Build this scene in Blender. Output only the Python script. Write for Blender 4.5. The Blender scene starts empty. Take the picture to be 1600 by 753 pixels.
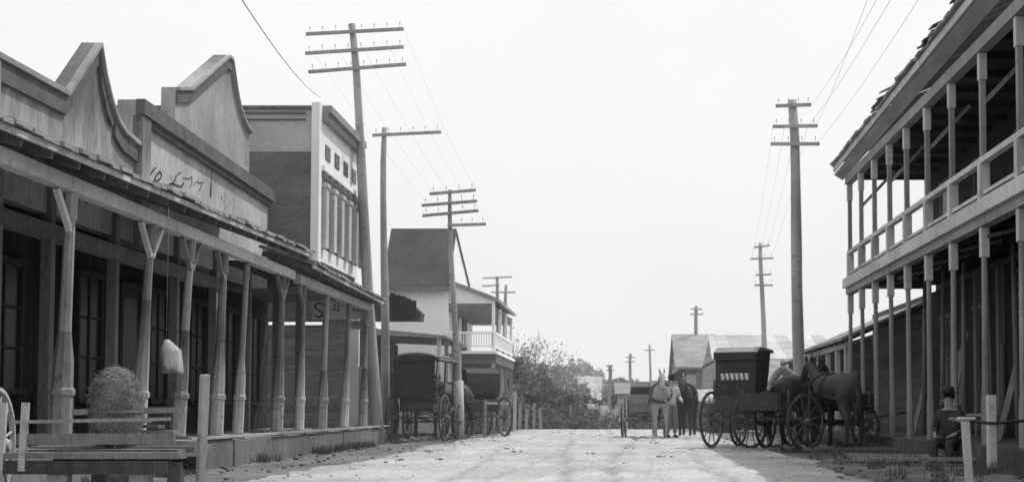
import bpy, bmesh, math, random
from mathutils import Vector, Matrix, noise
random.seed(7)
R = math.radians
sc = bpy.context.scene
col = sc.collection

# ------------------------------------------------------------ camera model
F = 2200.0; CX = 970.0; HOR = 640.0; EYE = 0.8; T = R(3.0)
PY = HOR - F*math.tan(T)
def ray(px, py):
    a = (px-CX)/F; b = (PY-py)/F
    return Vector((a, math.cos(T)-b*math.sin(T), math.sin(T)+b*math.cos(T)))
def at(px, py, D):                       # point of the place at distance D along the street
    r = ray(px, py); k = D/r.y
    return Vector((r.x*k, D, EYE+r.z*k))
def atX(px, py, X):                      # point on a facade plane X = const
    r = ray(px, py); k = X/r.x
    return Vector((X, r.y*k, EYE+r.z*k))
cam = bpy.data.cameras.new("camera"); co = bpy.data.objects.new("camera", cam); col.objects.link(co)
co.location = (0, 0, EYE); co.rotation_euler = (R(90)+T, 0, 0)
cam.sensor_width = 36; cam.lens = F/1600*36
cam.shift_x = (800-CX)/1600; cam.shift_y = (PY-376.5)/1600
cam.clip_start = 0.1; cam.clip_end = 4000
sc.camera = co
cam.dof.use_dof = True; cam.dof.focus_distance = 9.0; cam.dof.aperture_fstop = 7.5

# ------------------------------------------------------------ light
SUN = Vector((0.42, 0.36, 0.85)).normalized()
w = bpy.data.worlds.new("World"); sc.world = w; w.use_nodes = True
nt = w.node_tree; nt.nodes.clear()
sky = nt.nodes.new('ShaderNodeTexSky'); sky.sky_type = 'NISHITA'; sky.sun_disc = False
sky.sun_elevation = math.asin(SUN.z); sky.sun_rotation = math.atan2(SUN.x, SUN.y)
sky.dust_density = 4; sky.air_density = 1.5
bw = nt.nodes.new('ShaderNodeRGBToBW')
mr = nt.nodes.new('ShaderNodeMapRange'); mr.inputs[1].default_value = 0; mr.inputs[2].default_value = 30
mr.inputs[3].default_value = 9.3; mr.inputs[4].default_value = 10.6
bg = nt.nodes.new('ShaderNodeBackground'); bg.inputs[1].default_value = 0.105
out = nt.nodes.new('ShaderNodeOutputWorld')
tcw = nt.nodes.new('ShaderNodeTexCoord'); nzw = nt.nodes.new('ShaderNodeTexNoise')
nzw.inputs['Scale'].default_value = 5; nzw.inputs['Detail'].default_value = 8
mlw = nt.nodes.new('ShaderNodeMapRange'); mlw.inputs[3].default_value = 0.94; mlw.inputs[4].default_value = 1.05
muw = nt.nodes.new('ShaderNodeMath'); muw.operation = 'MULTIPLY'
nt.links.new(tcw.outputs['Generated'], nzw.inputs['Vector']); nt.links.new(nzw.outputs['Fac'], mlw.inputs[0])
nt.links.new(sky.outputs[0], bw.inputs[0]); nt.links.new(bw.outputs[0], mr.inputs[0])
nt.links.new(mr.outputs[0], muw.inputs[0]); nt.links.new(mlw.outputs[0], muw.inputs[1])
nt.links.new(muw.outputs[0], bg.inputs[0]); nt.links.new(bg.outputs[0], out.inputs[0])
sl = bpy.data.lights.new("sun", 'SUN'); sl.energy = 3.1; sl.angle = R(0.5); sl.color = (1, 0.995, 0.985)
so = bpy.data.objects.new("sun", sl); col.objects.link(so)
so.rotation_euler = (-SUN).to_track_quat('-Z', 'Y').to_euler()
so.location = (20, 20, 40)
sc.view_settings.view_transform = 'Standard'; sc.view_settings.look = 'None'; sc.view_settings.exposure = 0
sc.cycles.max_bounces = 6; sc.cycles.use_denoising = True

# ------------------------------------------------------------ materials
def mat(name, lo, hi, scale=1.5, stretch=(1, 1, 1), fine=None, planks=None, spots=0.0, bump=0.3, rough=0.9,
        blotch=0.0, spec=0.15, stain_or_shade=None):
    """grey weathered surface: value between lo and hi; planks=(axis, width, darkness)"""
    m = bpy.data.materials.new(name); m.use_nodes = True
    t = m.node_tree; N = t.nodes; L = t.links
    b = N['Principled BSDF']; b.inputs['Roughness'].default_value = rough
    b.inputs['Specular IOR Level'].default_value = spec
    tc = N.new('ShaderNodeTexCoord'); oi = N.new('ShaderNodeObjectInfo')
    ad = N.new('ShaderNodeVectorMath'); ad.operation = 'ADD'
    sh = N.new('ShaderNodeVectorMath'); sh.operation = 'SCALE'; sh.inputs[0].default_value = (7.3, 3.1, 5.7)
    L.new(oi.outputs['Random'], sh.inputs['Scale'])
    L.new(tc.outputs['Object'], ad.inputs[0]); L.new(sh.outputs[0], ad.inputs[1])
    mp = N.new('ShaderNodeMapping'); mp.inputs['Scale'].default_value = stretch
    L.new(ad.outputs[0], mp.inputs[0])
    n1 = N.new('ShaderNodeTexNoise'); n1.inputs['Scale'].default_value = scale; n1.inputs['Detail'].default_value = 8
    n1.inputs['Roughness'].default_value = 0.62
    L.new(mp.outputs[0], n1.inputs['Vector'])
    n2 = N.new('ShaderNodeTexNoise'); n2.inputs['Scale'].default_value = fine or scale*9; n2.inputs['Detail'].default_value = 6
    L.new(mp.outputs[0], n2.inputs['Vector'])
    mx = N.new('ShaderNodeMath'); mx.operation = 'MULTIPLY_ADD'; mx.inputs[1].default_value = 0.45
    mm = N.new('ShaderNodeMath'); mm.operation = 'MULTIPLY'; mm.inputs[1].default_value = 0.55
    L.new(n1.outputs['Fac'], mm.inputs[0]); L.new(n2.outputs['Fac'], mx.inputs[0]); L.new(mm.outputs[0], mx.inputs[2])
    rg = N.new('ShaderNodeMapRange'); rg.inputs[1].default_value = 0.33; rg.inputs[2].default_value = 0.67
    rg.inputs[3].default_value = lo; rg.inputs[4].default_value = hi
    L.new(mx.outputs[0], rg.inputs[0])
    val = rg.outputs[0]; hgt = mx.outputs[0]
    def mul(a, c):
        q = N.new('ShaderNodeMath'); q.operation = 'MULTIPLY'; L.new(a, q.inputs[0])
        if hasattr(c, 'is_linked'): L.new(c, q.inputs[1])
        else: q.inputs[1].default_value = c
        return q.outputs[0]
    if blotch:
        n3 = N.new('ShaderNodeTexNoise'); n3.inputs['Scale'].default_value = 0.45; n3.inputs['Detail'].default_value = 5
        L.new(ad.outputs[0], n3.inputs['Vector'])
        r3 = N.new('ShaderNodeMapRange'); r3.inputs[1].default_value = 0.38; r3.inputs[2].default_value = 0.6
        r3.inputs[3].default_value = 1-blotch; r3.inputs[4].default_value = 1+blotch*0.3
        L.new(n3.outputs['Fac'], r3.inputs[0]); val = mul(val, r3.outputs[0])
    if planks:
        ax, wd, dk = planks[:3]; pv = planks[3] if len(planks) > 3 else .22
        sp = N.new('ShaderNodeSeparateXYZ'); L.new(tc.outputs['Object'], sp.inputs[0])
        dv = N.new('ShaderNodeMath'); dv.operation = 'DIVIDE'; dv.inputs[1].default_value = wd
        L.new(sp.outputs[ax], dv.inputs[0])
        fr = N.new('ShaderNodeMath'); fr.operation = 'FRACT'; L.new(dv.outputs[0], fr.inputs[0])
        fl = N.new('ShaderNodeMath'); fl.operation = 'FLOOR'; L.new(dv.outputs[0], fl.inputs[0])
        wn = N.new('ShaderNodeTexWhiteNoise'); wn.noise_dimensions = '1D'; L.new(fl.outputs[0], wn.inputs['W'])
        r4 = N.new('ShaderNodeMapRange'); r4.inputs[3].default_value = 1-pv; r4.inputs[4].default_value = 1+pv*.8
        L.new(wn.outputs['Value'], r4.inputs[0]); val = mul(val, r4.outputs[0])
        r5 = N.new('ShaderNodeMapRange'); r5.inputs[1].default_value = 0.03; r5.inputs[2].default_value = 0.12
        r5.inputs[3].default_value = 1-dk; r5.inputs[4].default_value = 1
        L.new(fr.outputs[0], r5.inputs[0]); val = mul(val, r5.outputs[0]); hgt = mul(hgt, r5.outputs[0])
    if spots:
        n5 = N.new('ShaderNodeTexNoise'); n5.inputs['Scale'].default_value = scale*2.3; n5.inputs['Detail'].default_value = 3
        L.new(ad.outputs[0], n5.inputs['Vector'])
        r6 = N.new('ShaderNodeMapRange'); r6.inputs[1].default_value = 0.62; r6.inputs[2].default_value = 0.68
        r6.inputs[3].default_value = 1; r6.inputs[4].default_value = 1-spots
        L.new(n5.outputs['Fac'], r6.inputs[0]); val = mul(val, r6.outputs[0])
    if stain_or_shade:  # darker upward: stains on plaster, eave shade painted on post bases
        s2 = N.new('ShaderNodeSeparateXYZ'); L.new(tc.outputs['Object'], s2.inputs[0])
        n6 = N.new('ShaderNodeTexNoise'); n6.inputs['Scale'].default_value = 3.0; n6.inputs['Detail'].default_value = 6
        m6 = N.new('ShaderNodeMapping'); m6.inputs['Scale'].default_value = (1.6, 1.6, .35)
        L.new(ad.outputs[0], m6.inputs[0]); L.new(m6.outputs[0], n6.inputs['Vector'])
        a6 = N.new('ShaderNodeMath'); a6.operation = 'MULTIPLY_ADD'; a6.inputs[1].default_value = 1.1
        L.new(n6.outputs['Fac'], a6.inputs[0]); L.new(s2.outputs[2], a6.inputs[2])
        r7 = N.new('ShaderNodeMapRange'); r7.inputs[1].default_value = stain_or_shade[0]+.55; r7.inputs[2].default_value = stain_or_shade[1]+.55
        r7.inputs[3].default_value = 1; r7.inputs[4].default_value = stain_or_shade[2]
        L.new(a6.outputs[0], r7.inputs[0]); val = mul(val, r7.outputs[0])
    cb = N.new('ShaderNodeCombineColor')
    for i in range(3): L.new(val, cb.inputs[i])
    L.new(cb.outputs[0], b.inputs['Base Color'])
    if bump:
        bp = N.new('ShaderNodeBump'); bp.inputs['Strength'].default_value = bump; bp.inputs['Distance'].default_value = 0.03
        L.new(hgt, bp.inputs['Height']); L.new(bp.outputs[0], b.inputs['Normal'])
    return m
V = (3, 3, 0.35)                          # vertical streaks
m_plaster = mat("stained_plaster", .22, .46, 1.4, (1.6, 1.6, 0.35), blotch=.3, spots=.2, stain_or_shade=(4.5, 5.1, .5))
m_plaster_high = mat("stained_plaster_high", .24, .42, 1.4, (1.6, 1.6, 0.35), blotch=.25, spots=.15, stain_or_shade=(7.0, 7.9, .6))
m_plaster_light = mat("pale_plaster", .32, .54, 1.4, (1.5, 1.5, 0.4), blotch=.25, spots=.18, stain_or_shade=(5.05, 5.5, .65))
m_cornice = mat("mildewed_cornice", .08, .17, 2.5, (1.5, 1.5, 1), spots=.3)
m_coping = mat("pale_coping", .22, .38, 2.5, blotch=.2)
m_brick = mat("weathered_brick_wall", .13, .21, 1.6, (0.6, 0.6, 1.5), blotch=.2, planks=(2, .09, .18, .05), spots=.12)
m_brick_light = mat("limewashed_wall", .34, .46, 1.0, (1, 1, 1.5), blotch=.12)
m_white = mat("white_paint", .72, .88, 1.5, V, blotch=.1)
m_offwhite = mat("worn_white_paint", .42, .62, 2.5, V, blotch=.2, spots=.25)
m_wood = mat("grey_weathered_wood", .20, .38, 3, V, blotch=.2, spots=.2)
m_woodh = mat("grey_weathered_boards", .20, .38, 2, (3, .35, 3), blotch=.2)
m_pole = mat("pole_timber", .24, .46, 3, (4, 4, 0.25), blotch=.25, spots=.3)
m_base_sunlit = mat('sunlit_post_base', .45, .78, 2.5, V, blotch=.25, spots=.3, stain_or_shade=(.35, 1.7, .28))  # sunlit post foot put into the colour, fading upward into eave shade
m_base_sunlit_worn = mat('worn_sunlit_post_base', .28, .6, 2.5, V, blotch=.35, spots=.4, stain_or_shade=(.2, 1.5, .35))  # blotchier version of the same painted sunlight
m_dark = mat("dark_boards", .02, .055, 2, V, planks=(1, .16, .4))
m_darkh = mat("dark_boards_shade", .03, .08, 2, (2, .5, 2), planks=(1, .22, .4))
m_frame = mat("grey_frame_paint", .11, .24, 4, V)
m_house_white = mat("fresh_white_boards", .84, .93, 1.5, V, planks=(2, .16, .06, .02))
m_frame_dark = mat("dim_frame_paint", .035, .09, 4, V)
m_glass = mat("dusty_glass", .015, .05, 1.2, rough=.35, bump=.05, spec=.25)
m_black = mat("black_leather", .022, .06, 4, bump=.2, rough=.6)
m_carriage = mat("carriage_paint", .03, .08, 5, rough=.5)
m_wheel = mat("dusty_wheel_wood", .07, .18, 6)
m_wheel_pale = mat("pale_wheel_wood", .3, .5, 6)
m_roof_dark = mat("dark_shingles", .05, .11, 2.2, (1, 1, 1), planks=(2, .13, .25, .06), blotch=.2, spots=.2)
m_roof_mid = mat("grey_shingles", .22, .36, 1.4, planks=(2, .14, .3, .08), blotch=.2, spots=.15)
m_roof_light = mat("pale_sheet_roof", .42, .58, 1.1, blotch=.15, planks=(0, .6, .15))
m_wall_dark = mat("dark_weatherboard", .08, .17, 1.5, (1, 1, 3), planks=(2, .18, .4))
m_wall_mid = mat("grey_weatherboard", .22, .38, 1.5, (1, 1, 3), planks=(2, .2, .35), blotch=.2)
m_log = mat("grey_logs", .18, .42, 1.5, (.5, .5, 3), planks=(2, .32, .6))
m_canvas = mat("pale_canvas", .30, .52, 3, (1, 1, .5), blotch=.2, spots=.2)
m_cloth = mat("white_cloth", .55, .75, 4)
m_wire = mat("wire_metal", .12, .2, 5, bump=0)
m_insul = mat("glass_insulator", .4, .6, 5, rough=.3, bump=0)
m_horse_dark = mat("dark_horse_coat", .035, .08, 4, rough=.6)
m_horse_grey = mat("grey_horse_coat", .30, .48, 3, rough=.7, blotch=.2)
m_mane = mat("horse_hair", .02, .05, 8)
m_skin = mat("skin", .36, .46, 4, bump=.05)
m_shirt = mat("pale_shirt", .5, .68, 5, bump=.3)
m_dark_cloth = mat("dark_cloth", .035, .08, 5, bump=.3)
m_mid_cloth = mat("grey_cloth", .12, .22, 5, bump=.3)
m_felt = mat("dark_felt", .03, .07, 5)
m_leaf = [mat("foliage_dark", .07, .17, 2, bump=0), mat("foliage_grey", .2, .38, 2, bump=0), mat("foliage_pale", .36, .58, 2, bump=0)]  # grey and pale sets hold distance haze in the leaf colour
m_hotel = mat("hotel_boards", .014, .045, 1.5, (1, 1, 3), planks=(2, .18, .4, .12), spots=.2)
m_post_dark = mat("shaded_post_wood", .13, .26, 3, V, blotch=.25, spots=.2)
m_canvas_dark = mat("dirty_canvas", .13, .34, 4, (1, 1, .45), blotch=.35, spots=.4)
m_bark = mat("bark", .10, .2, 3, V)
m_bark_pale = mat("pale_bark", .22, .36, 3, V)
m_ink = mat("faded_paint_letters", .04, .08, 3, bump=0)
m_sand = mat("pale_sand_road", .33, .53, 1.0, (1.9, .22, 1), fine=9, blotch=.16, spots=.12, bump=.7)
m_dirt = mat("trodden_dirt", .12, .23, .8, (1, .6, 1), fine=10, blotch=.3, bump=.6)  # dirt, its colour lowered to deepen the sun shadow on the right
m_walk_dark = mat("dark_boardwalk", .07, .15, 2, (1, 2, 1), planks=(1, .2, .45), blotch=.25)
m_walk = mat("boardwalk_planks", .22, .36, 2, (1, 2, 1), planks=(1, .2, .45), blotch=.25)
m_kerb = mat("kerb_board", .28, .45, 2, (1, .4, 2), blotch=.3)

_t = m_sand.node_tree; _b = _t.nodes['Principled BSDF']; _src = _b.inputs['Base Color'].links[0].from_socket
_a = _t.nodes.new('ShaderNodeAttribute'); _a.attribute_name = 'wear_shade'
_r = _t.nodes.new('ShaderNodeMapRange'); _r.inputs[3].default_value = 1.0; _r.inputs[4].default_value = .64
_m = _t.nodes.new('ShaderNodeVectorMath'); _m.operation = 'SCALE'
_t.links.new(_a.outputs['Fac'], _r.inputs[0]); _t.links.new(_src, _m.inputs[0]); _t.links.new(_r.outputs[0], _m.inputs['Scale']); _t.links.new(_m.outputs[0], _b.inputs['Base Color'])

# ------------------------------------------------------------ mesh helpers
class MB:
    def __init__(s): s.v = []; s.f = []; s.sm = []
    def add(s, vs, fs, smooth=False):
        o = len(s.v); s.v += [Vector(p) for p in vs]
        for f in fs: s.f.append([i+o for i in f]); s.sm.append(smooth)
        return s
    def box(s, x0, x1, y0, y1, z0, z1):
        return s.add([(x0,y0,z0),(x1,y0,z0),(x1,y1,z0),(x0,y1,z0),(x0,y0,z1),(x1,y0,z1),(x1,y1,z1),(x0,y1,z1)],
                     [(0,3,2,1),(4,5,6,7),(0,1,5,4),(1,2,6,5),(2,3,7,6),(3,0,4,7)])
    def bar(s, p, q, a, b=None, up=(0,0,1)):
        p = Vector(p); q = Vector(q); b = b or a; d = (q-p).normalized(); u = Vector(up)
        if abs(d.dot(u)) > .98: u = Vector((0,1,0))
        x = d.cross(u).normalized(); y = x.cross(d).normalized(); vs = []
        for c in (p, q):
            for i, j in ((-1,-1),(1,-1),(1,1),(-1,1)): vs.append(c+x*a/2*i+y*b/2*j)
        return s.add(vs, [(0,1,2,3),(7,6,5,4),(0,4,5,1),(1,5,6,2),(2,6,7,3),(3,7,4,0)])
    def tube(s, pts, rs, n=8, smooth=True):
        pts = [Vector(p) for p in pts]; vs = []
        if not hasattr(rs, '__len__'): rs = [rs]*len(pts)
        u = None
        for i, p in enumerate(pts):
            d = (pts[min(i+1, len(pts)-1)]-pts[max(i-1, 0)]).normalized()
            if u is None:
                u = d.cross(Vector((0,1,0)) if abs(d.y) < .9 else Vector((1,0,0))).normalized()
            else: u = (u-d*u.dot(d)).normalized()
            x = d.cross(u)
            for k in range(n):
                a = 2*math.pi*(k+.5)/n; vs.append(p+(u*math.cos(a)+x*math.sin(a))*rs[i])
        fs = []
        for i in range(len(pts)-1):
            for k in range(n):
                fs.append((i*n+k, i*n+(k+1)%n, (i+1)*n+(k+1)%n, (i+1)*n+k))
        s.add(vs, fs, smooth)
        o = len(s.v)-len(vs)
        s.f.append([o+k for k in reversed(range(n))]); s.f.append([o+(len(pts)-1)*n+k for k in range(n)]); s.sm += [False, False]
        return s
    def prism(s, poly, off):
        poly = [Vector(p) for p in poly]; off = Vector(off); n = len(poly)
        s.add(poly+[p+off for p in poly], [list(range(n)), list(reversed(range(n, 2*n)))] +
              [((i+1)%n, i, n+i, n+(i+1)%n) for i in range(n)])
        return s
    def ring(s, c, axis, Rr, wd, th, n=28):
        c = Vector(c); a = Vector(axis).normalized(); u = a.orthogonal().normalized(); x = a.cross(u); vs = []
        for k in range(n):
            t = 2*math.pi*k/n; d = u*math.cos(t)+x*math.sin(t)
            vs += [c+d*Rr-a*wd/2, c+d*Rr+a*wd/2, c+d*(Rr-th)+a*wd/2, c+d*(Rr-th)-a*wd/2]
        fs = []
        for k in range(n):
            j = (k+1)%n
            for e in range(4): fs.append((4*k+e, 4*k+(e+1)%4, 4*j+(e+1)%4, 4*j+e))
        return s.add(vs, fs, True)
    def blob(s, c, rx, ry, rz, seg=14, rings=8):
        c = Vector(c); vs = [c+Vector((0,0,rz))]
        for i in range(1, rings):
            p = math.pi*i/rings
            for k in range(seg):
                t = 2*math.pi*k/seg
                vs.append(c+Vector((rx*math.sin(p)*math.cos(t), ry*math.sin(p)*math.sin(t), rz*math.cos(p))))
        vs.append(c-Vector((0,0,rz))); fs = []
        for k in range(seg): fs.append((0, 1+k, 1+(k+1)%seg))
        for i in range(rings-2):
            for k in range(seg): fs.append((1+i*seg+k, 1+(i+1)*seg+k, 1+(i+1)*seg+(k+1)%seg, 1+i*seg+(k+1)%seg))
        e = len(vs)-1; b0 = 1+(rings-2)*seg
        for k in range(seg): fs.append((e, b0+(k+1)%seg, b0+k))
        return s.add(vs, fs, True)
    def build(s, name, material, parent=None, bevel=0):
        o0 = Vector((0,0,0)); p = parent
        while p is not None: o0 += p.location; p = p.parent
        me = bpy.data.meshes.new(name); me.from_pydata([tuple(v-o0) for v in s.v], [], s.f)
        me.polygons.foreach_set('use_smooth', s.sm); me.update()
        bm = bmesh.new(); bm.from_mesh(me); bmesh.ops.recalc_face_normals(bm, faces=bm.faces); bm.to_mesh(me); bm.free()
        me.materials.append(material)
        o = bpy.data.objects.new(name, me); col.objects.link(o)
        if parent: o.parent = parent
        if bevel:
            b = o.modifiers.new('bevel', 'BEVEL'); b.width = bevel; b.segments = 1; b.limit_method = 'ANGLE'
        return o
def tag(o, label=None, cat=None, group=None, kind=None):
    if label: o['label'] = label
    if cat: o['category'] = cat
    if group: o['group'] = group
    if kind: o['kind'] = kind
    return o
def empty(name, loc, label, cat, group=None, rz=0):
    o = bpy.data.objects.new(name, None); col.objects.link(o); o.location = loc; o.rotation_euler.z = rz
    o.empty_display_size = .2
    return tag(o, label, cat, group)
def copy_tree(o, parent=None):
    c = o.copy(); col.objects.link(c)
    if parent: c.parent = parent
    for ch in [x for x in bpy.data.objects if x.parent == o]: copy_tree(ch, c)
    return c

# ------------------------------------------------------------ terrain: flat, then falling beyond the crest at 60 m
def gz(y):
    if y < 57: return 0.0
    t = min(y-57, 60)
    return -(t*t/(t+8))*0.045
def sheet(name, x0, x1, y0, y1, nx, ny, z, material, amp=0.0, edge=0.0, ys=None):
    m = MB(); vs = []; fs = []
    ys = ys or [y0+(y1-y0)*j/ny for j in range(ny+1)]
    ny = len(ys)-1
    for y in ys:
        e0 = edge*noise.noise(Vector((0.3, y*.35, 1)))+edge*.5*noise.noise(Vector((2.3, y*1.3, 1)))
        e1 = edge*noise.noise(Vector((5.3, y*.35, 4)))+edge*.5*noise.noise(Vector((7.3, y*1.3, 1)))
        for i in range(nx+1):
            x = x0+e0+(x1+e1-x0-e0)*i/nx
            h = amp*(noise.noise(Vector((x*1.6, y*.5, 0)))+.6*noise.noise(Vector((x*4, y*1.6, 3)))+.5*noise.noise(Vector((x*9, y*7, 5)))) if amp else 0
            vs.append((x, y, gz(y)+z+h))
    for j in range(ny):
        for i in range(nx): fs.append((j*(nx+1)+i, j*(nx+1)+i+1, (j+1)*(nx+1)+i+1, (j+1)*(nx+1)+i))
    m.add(vs, fs, True)
    return m.build(name, material)
ysg = [-40, -10] + [5+j*.12 for j in range(500)] + [66+j*2 for j in range(40)] + [150, 200, 400, 1500]
def grade(a, b, n): return [a+(b-a)*i/n for i in range(n+1)]
def gridsheet(name, xs, ys, z, material, amp, ruts=False):
    vs = []; fs = []; wear_shade = []
    for y in ys:
        e = .35*noise.noise(Vector((0.3, y*.3, 1)))+.2*noise.noise(Vector((2.3, y*1.3, 1)))
        for i, x0 in enumerate(xs):
            x = x0 + (e if i in (0, len(xs)-1) and ruts else 0)
            h = amp*(noise.noise(Vector((x*1.3, y*.45, 0)))+.6*noise.noise(Vector((x*4, y*1.6, 3)))+.45*noise.noise(Vector((x*9, y*7, 5))))
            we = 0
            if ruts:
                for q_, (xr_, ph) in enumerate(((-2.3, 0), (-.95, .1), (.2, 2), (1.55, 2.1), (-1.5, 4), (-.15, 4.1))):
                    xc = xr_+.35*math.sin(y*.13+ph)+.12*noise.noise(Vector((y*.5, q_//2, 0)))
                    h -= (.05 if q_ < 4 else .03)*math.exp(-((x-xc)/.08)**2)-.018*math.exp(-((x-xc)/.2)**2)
                    we += (.8 if q_ < 4 else .45)*math.exp(-((x-xc)/.1)**2)*(.55+.9*noise.noise(Vector((x*2, y*.6, q_))))  # compacted ruts, their weak shading put into the colour too
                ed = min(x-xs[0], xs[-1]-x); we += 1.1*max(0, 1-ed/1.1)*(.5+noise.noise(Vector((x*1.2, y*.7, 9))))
            vs.append((x, y, gz(y)+z+h)); wear_shade.append(max(0, min(1, we)))
    n = len(xs)
    for j in range(len(ys)-1):
        for i in range(n-1): fs.append((j*n+i, j*n+i+1, (j+1)*n+i+1, (j+1)*n+i))
    m = MB(); m.add(vs, fs, True); o = m.build(name, material)
    at_ = o.data.attributes.new('wear_shade', 'FLOAT', 'POINT'); at_.data.foreach_set('value', wear_shade)
    return o
xs = [-1500, -400, -100, -40, -20, -12]+grade(-9, 9, 110)+[12, 20, 40, 100, 400, 1500]
tag(gridsheet('ground', xs, ysg, -0.05, m_dirt, .03), kind='structure')
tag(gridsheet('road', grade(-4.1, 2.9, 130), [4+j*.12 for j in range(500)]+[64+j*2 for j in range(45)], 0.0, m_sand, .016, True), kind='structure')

# ------------------------------------------------------------ wheels, horses, people
def wheel(parent, c, r, axis=(1,0,0), m=None, ns=12, name='wheel'):
    m = m or m_wheel; c = Vector(c); a = Vector(axis).normalized(); u = a.orthogonal().normalized(); x = a.cross(u)
    b = MB(); b.ring(c, a, r-.012, .042, .04)
    o = b.build(name, m, parent)
    MB().ring(c, a, r, .042, .013).build('tyre', m_carriage, o)
    h = MB(); h.tube([c-a*.12, c-a*.05, c+a*.05, c+a*.12], [.045, .08, .08, .045], 10); h.build('hub', m, o)
    s = MB()
    for k in range(ns):
        t = 2*math.pi*k/ns; d = u*math.cos(t)+x*math.sin(t); s.tube([c+d*.06, c+d*(r-.04)], [.017, .011], 5)
    s.build('spokes', m, o)
    return o

def skin_mesh(name, chains, material, parent, sub=2, extra=None, o0=Vector((0,0,0))):
    """chains: list of (points, radii) sharing equal points; grown with a Skin modifier"""
    vs = []; idx = {}; ed = []; rad = []
    for ch in chains:
        prev = None
        for p, r in ch:
            k = (round(p[0], 4), round(p[1], 4), round(p[2], 4))
            if k not in idx: idx[k] = len(vs); vs.append(p); rad.append(r)
            if prev is not None: ed.append((prev, idx[k]))
            prev = idx[k]
    me = bpy.data.meshes.new(name); me.from_pydata(vs, ed, [])
    o = bpy.data.objects.new(name, me); col.objects.link(o)
    md = o.modifiers.new('s', 'SKIN'); md.use_smooth_shade = True
    if not me.skin_vertices: me.skin_vertices.new()
    for i, r in enumerate(rad):
        rr = r if hasattr(r, '__len__') else (r, r)
        me.skin_vertices[0].data[i].radius = rr
        me.skin_vertices[0].data[i].use_root = False
    # one root per connected island
    comp = list(range(len(vs)))
    def fd(a):
        while comp[a] != a: a = comp[a]
        return a
    for a, b in ed: comp[max(fd(a), fd(b))] = min(fd(a), fd(b))
    for i in {fd(i) for i in range(len(vs))}: me.skin_vertices[0].data[i].use_root = True
    sb = o.modifiers.new('sub', 'SUBSURF'); sb.levels = sub; sb.render_levels = sub
    dg = bpy.context.evaluated_depsgraph_get(); dg.update()
    me2 = bpy.data.meshes.new_from_object(o.evaluated_get(dg))
    bpy.data.objects.remove(o)
    if extra:
        b = MB(); b.v = [v.co.copy() for v in me2.vertices]; b.f = [list(p.vertices) for p in me2.polygons]; b.sm = [True]*len(b.f)
        b.add(extra.v, extra.f, True)
        me2 = bpy.data.meshes.new(name); me2.from_pydata([tuple(v) for v in b.v], [], b.f); me2.polygons.foreach_set('use_smooth', b.sm)
    me2.materials.clear(); me2.materials.append(material)
    o = bpy.data.objects.new(name, me2); col.objects.link(o)
    if parent: o.parent = parent
    return o

def make_horse(label, m, loc=(0,0,0), rz=0, head=0.0, group=None):
    """horse facing local +Y; head = how far the neck is lowered"""
    root = empty('horse', (0,0,0), label, 'horse', group)
    hp = (0, -.58, 1.28); md = (0, -.08, 1.2); ch = (0, .42, 1.22)
    nk = (0, .66, 1.36-head*.2); n2 = (0, .95, 1.66-head*.6); pl = (0, 1.14, 1.86-head*.95)
    f1 = (0, 1.32, 1.70-head*1.0); mz = (0, 1.48, 1.48-head*1.0)
    C = [[(md, (.31, .33)), (hp, (.27, .28)), ((0, -.82, 1.24), .14)],
         [(md, .31), (ch, (.25, .30)), (nk, (.15, .21)), (n2, (.09, .15)), (pl, (.09, .12)), (f1, (.075, .10)), (mz, .06)]]
    for s in (-1, 1):
        C.append([(hp, .27), ((s*.16, -.56, .98), (.12, .16)), ((s*.16, -.80, .55), .06), ((s*.16, -.74, .18), .042), ((s*.16, -.69, .05), .055)])
        C.append([(ch, .26), ((s*.15, .46, .92), (.09, .12)), ((s*.15, .50, .50), .055), ((s*.15, .49, .17), .04), ((s*.15, .54, .05), .055)])
    ex = MB()
    for s in (-1, 1):
        ex.tube([(s*.06, pl[1]-.02, pl[2]+.08), (s*.07, pl[1]-.01, pl[2]+.15), (s*.065, pl[1], pl[2]+.22)], [.03, .028, .004], 6)
        ex.blob((s*.075, f1[1]-.07, f1[2]+.06), .02, .025, .02, 8, 6)
    skin_mesh('body', C, m, root, 2, ex)
    mn = MB()
    for i in range(9):
        t = i/8; y = .6+(1.10-.6)*t; z = 1.50+(1.98-1.50)*t-head*(.25+.75*t)
        mn.bar((0.02, y, z), (.10, y-.02, z-.22), .02, .09, (0, 1, .3))
    mn.build('mane', m_mane, root)
    tl = MB(); tl.tube([(0, -.86, 1.28), (0, -.97, 1.1), (0, -.98, .8), (0, -.93, .45)], [.035, .06, .08, .015], 7); tl.build('tail', m_mane, root)
    hs = MB(); hs.ring((0, .52, 1.28), (0, 1, .55), .33, .07, .03, 20); hs.ring((0, .05, 1.2), (0, 1, 0), .355, .05, .02, 20)
    hs.bar((.27, .5, 1.15), (.32, -.75, 1.0), .02, .05); hs.bar((-.27, .5, 1.15), (-.32, -.75, 1.0), .02, .05)
    hs.build('harness', m_black, root)
    root.location = loc; root.rotation_euler.z = rz
    return root

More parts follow.
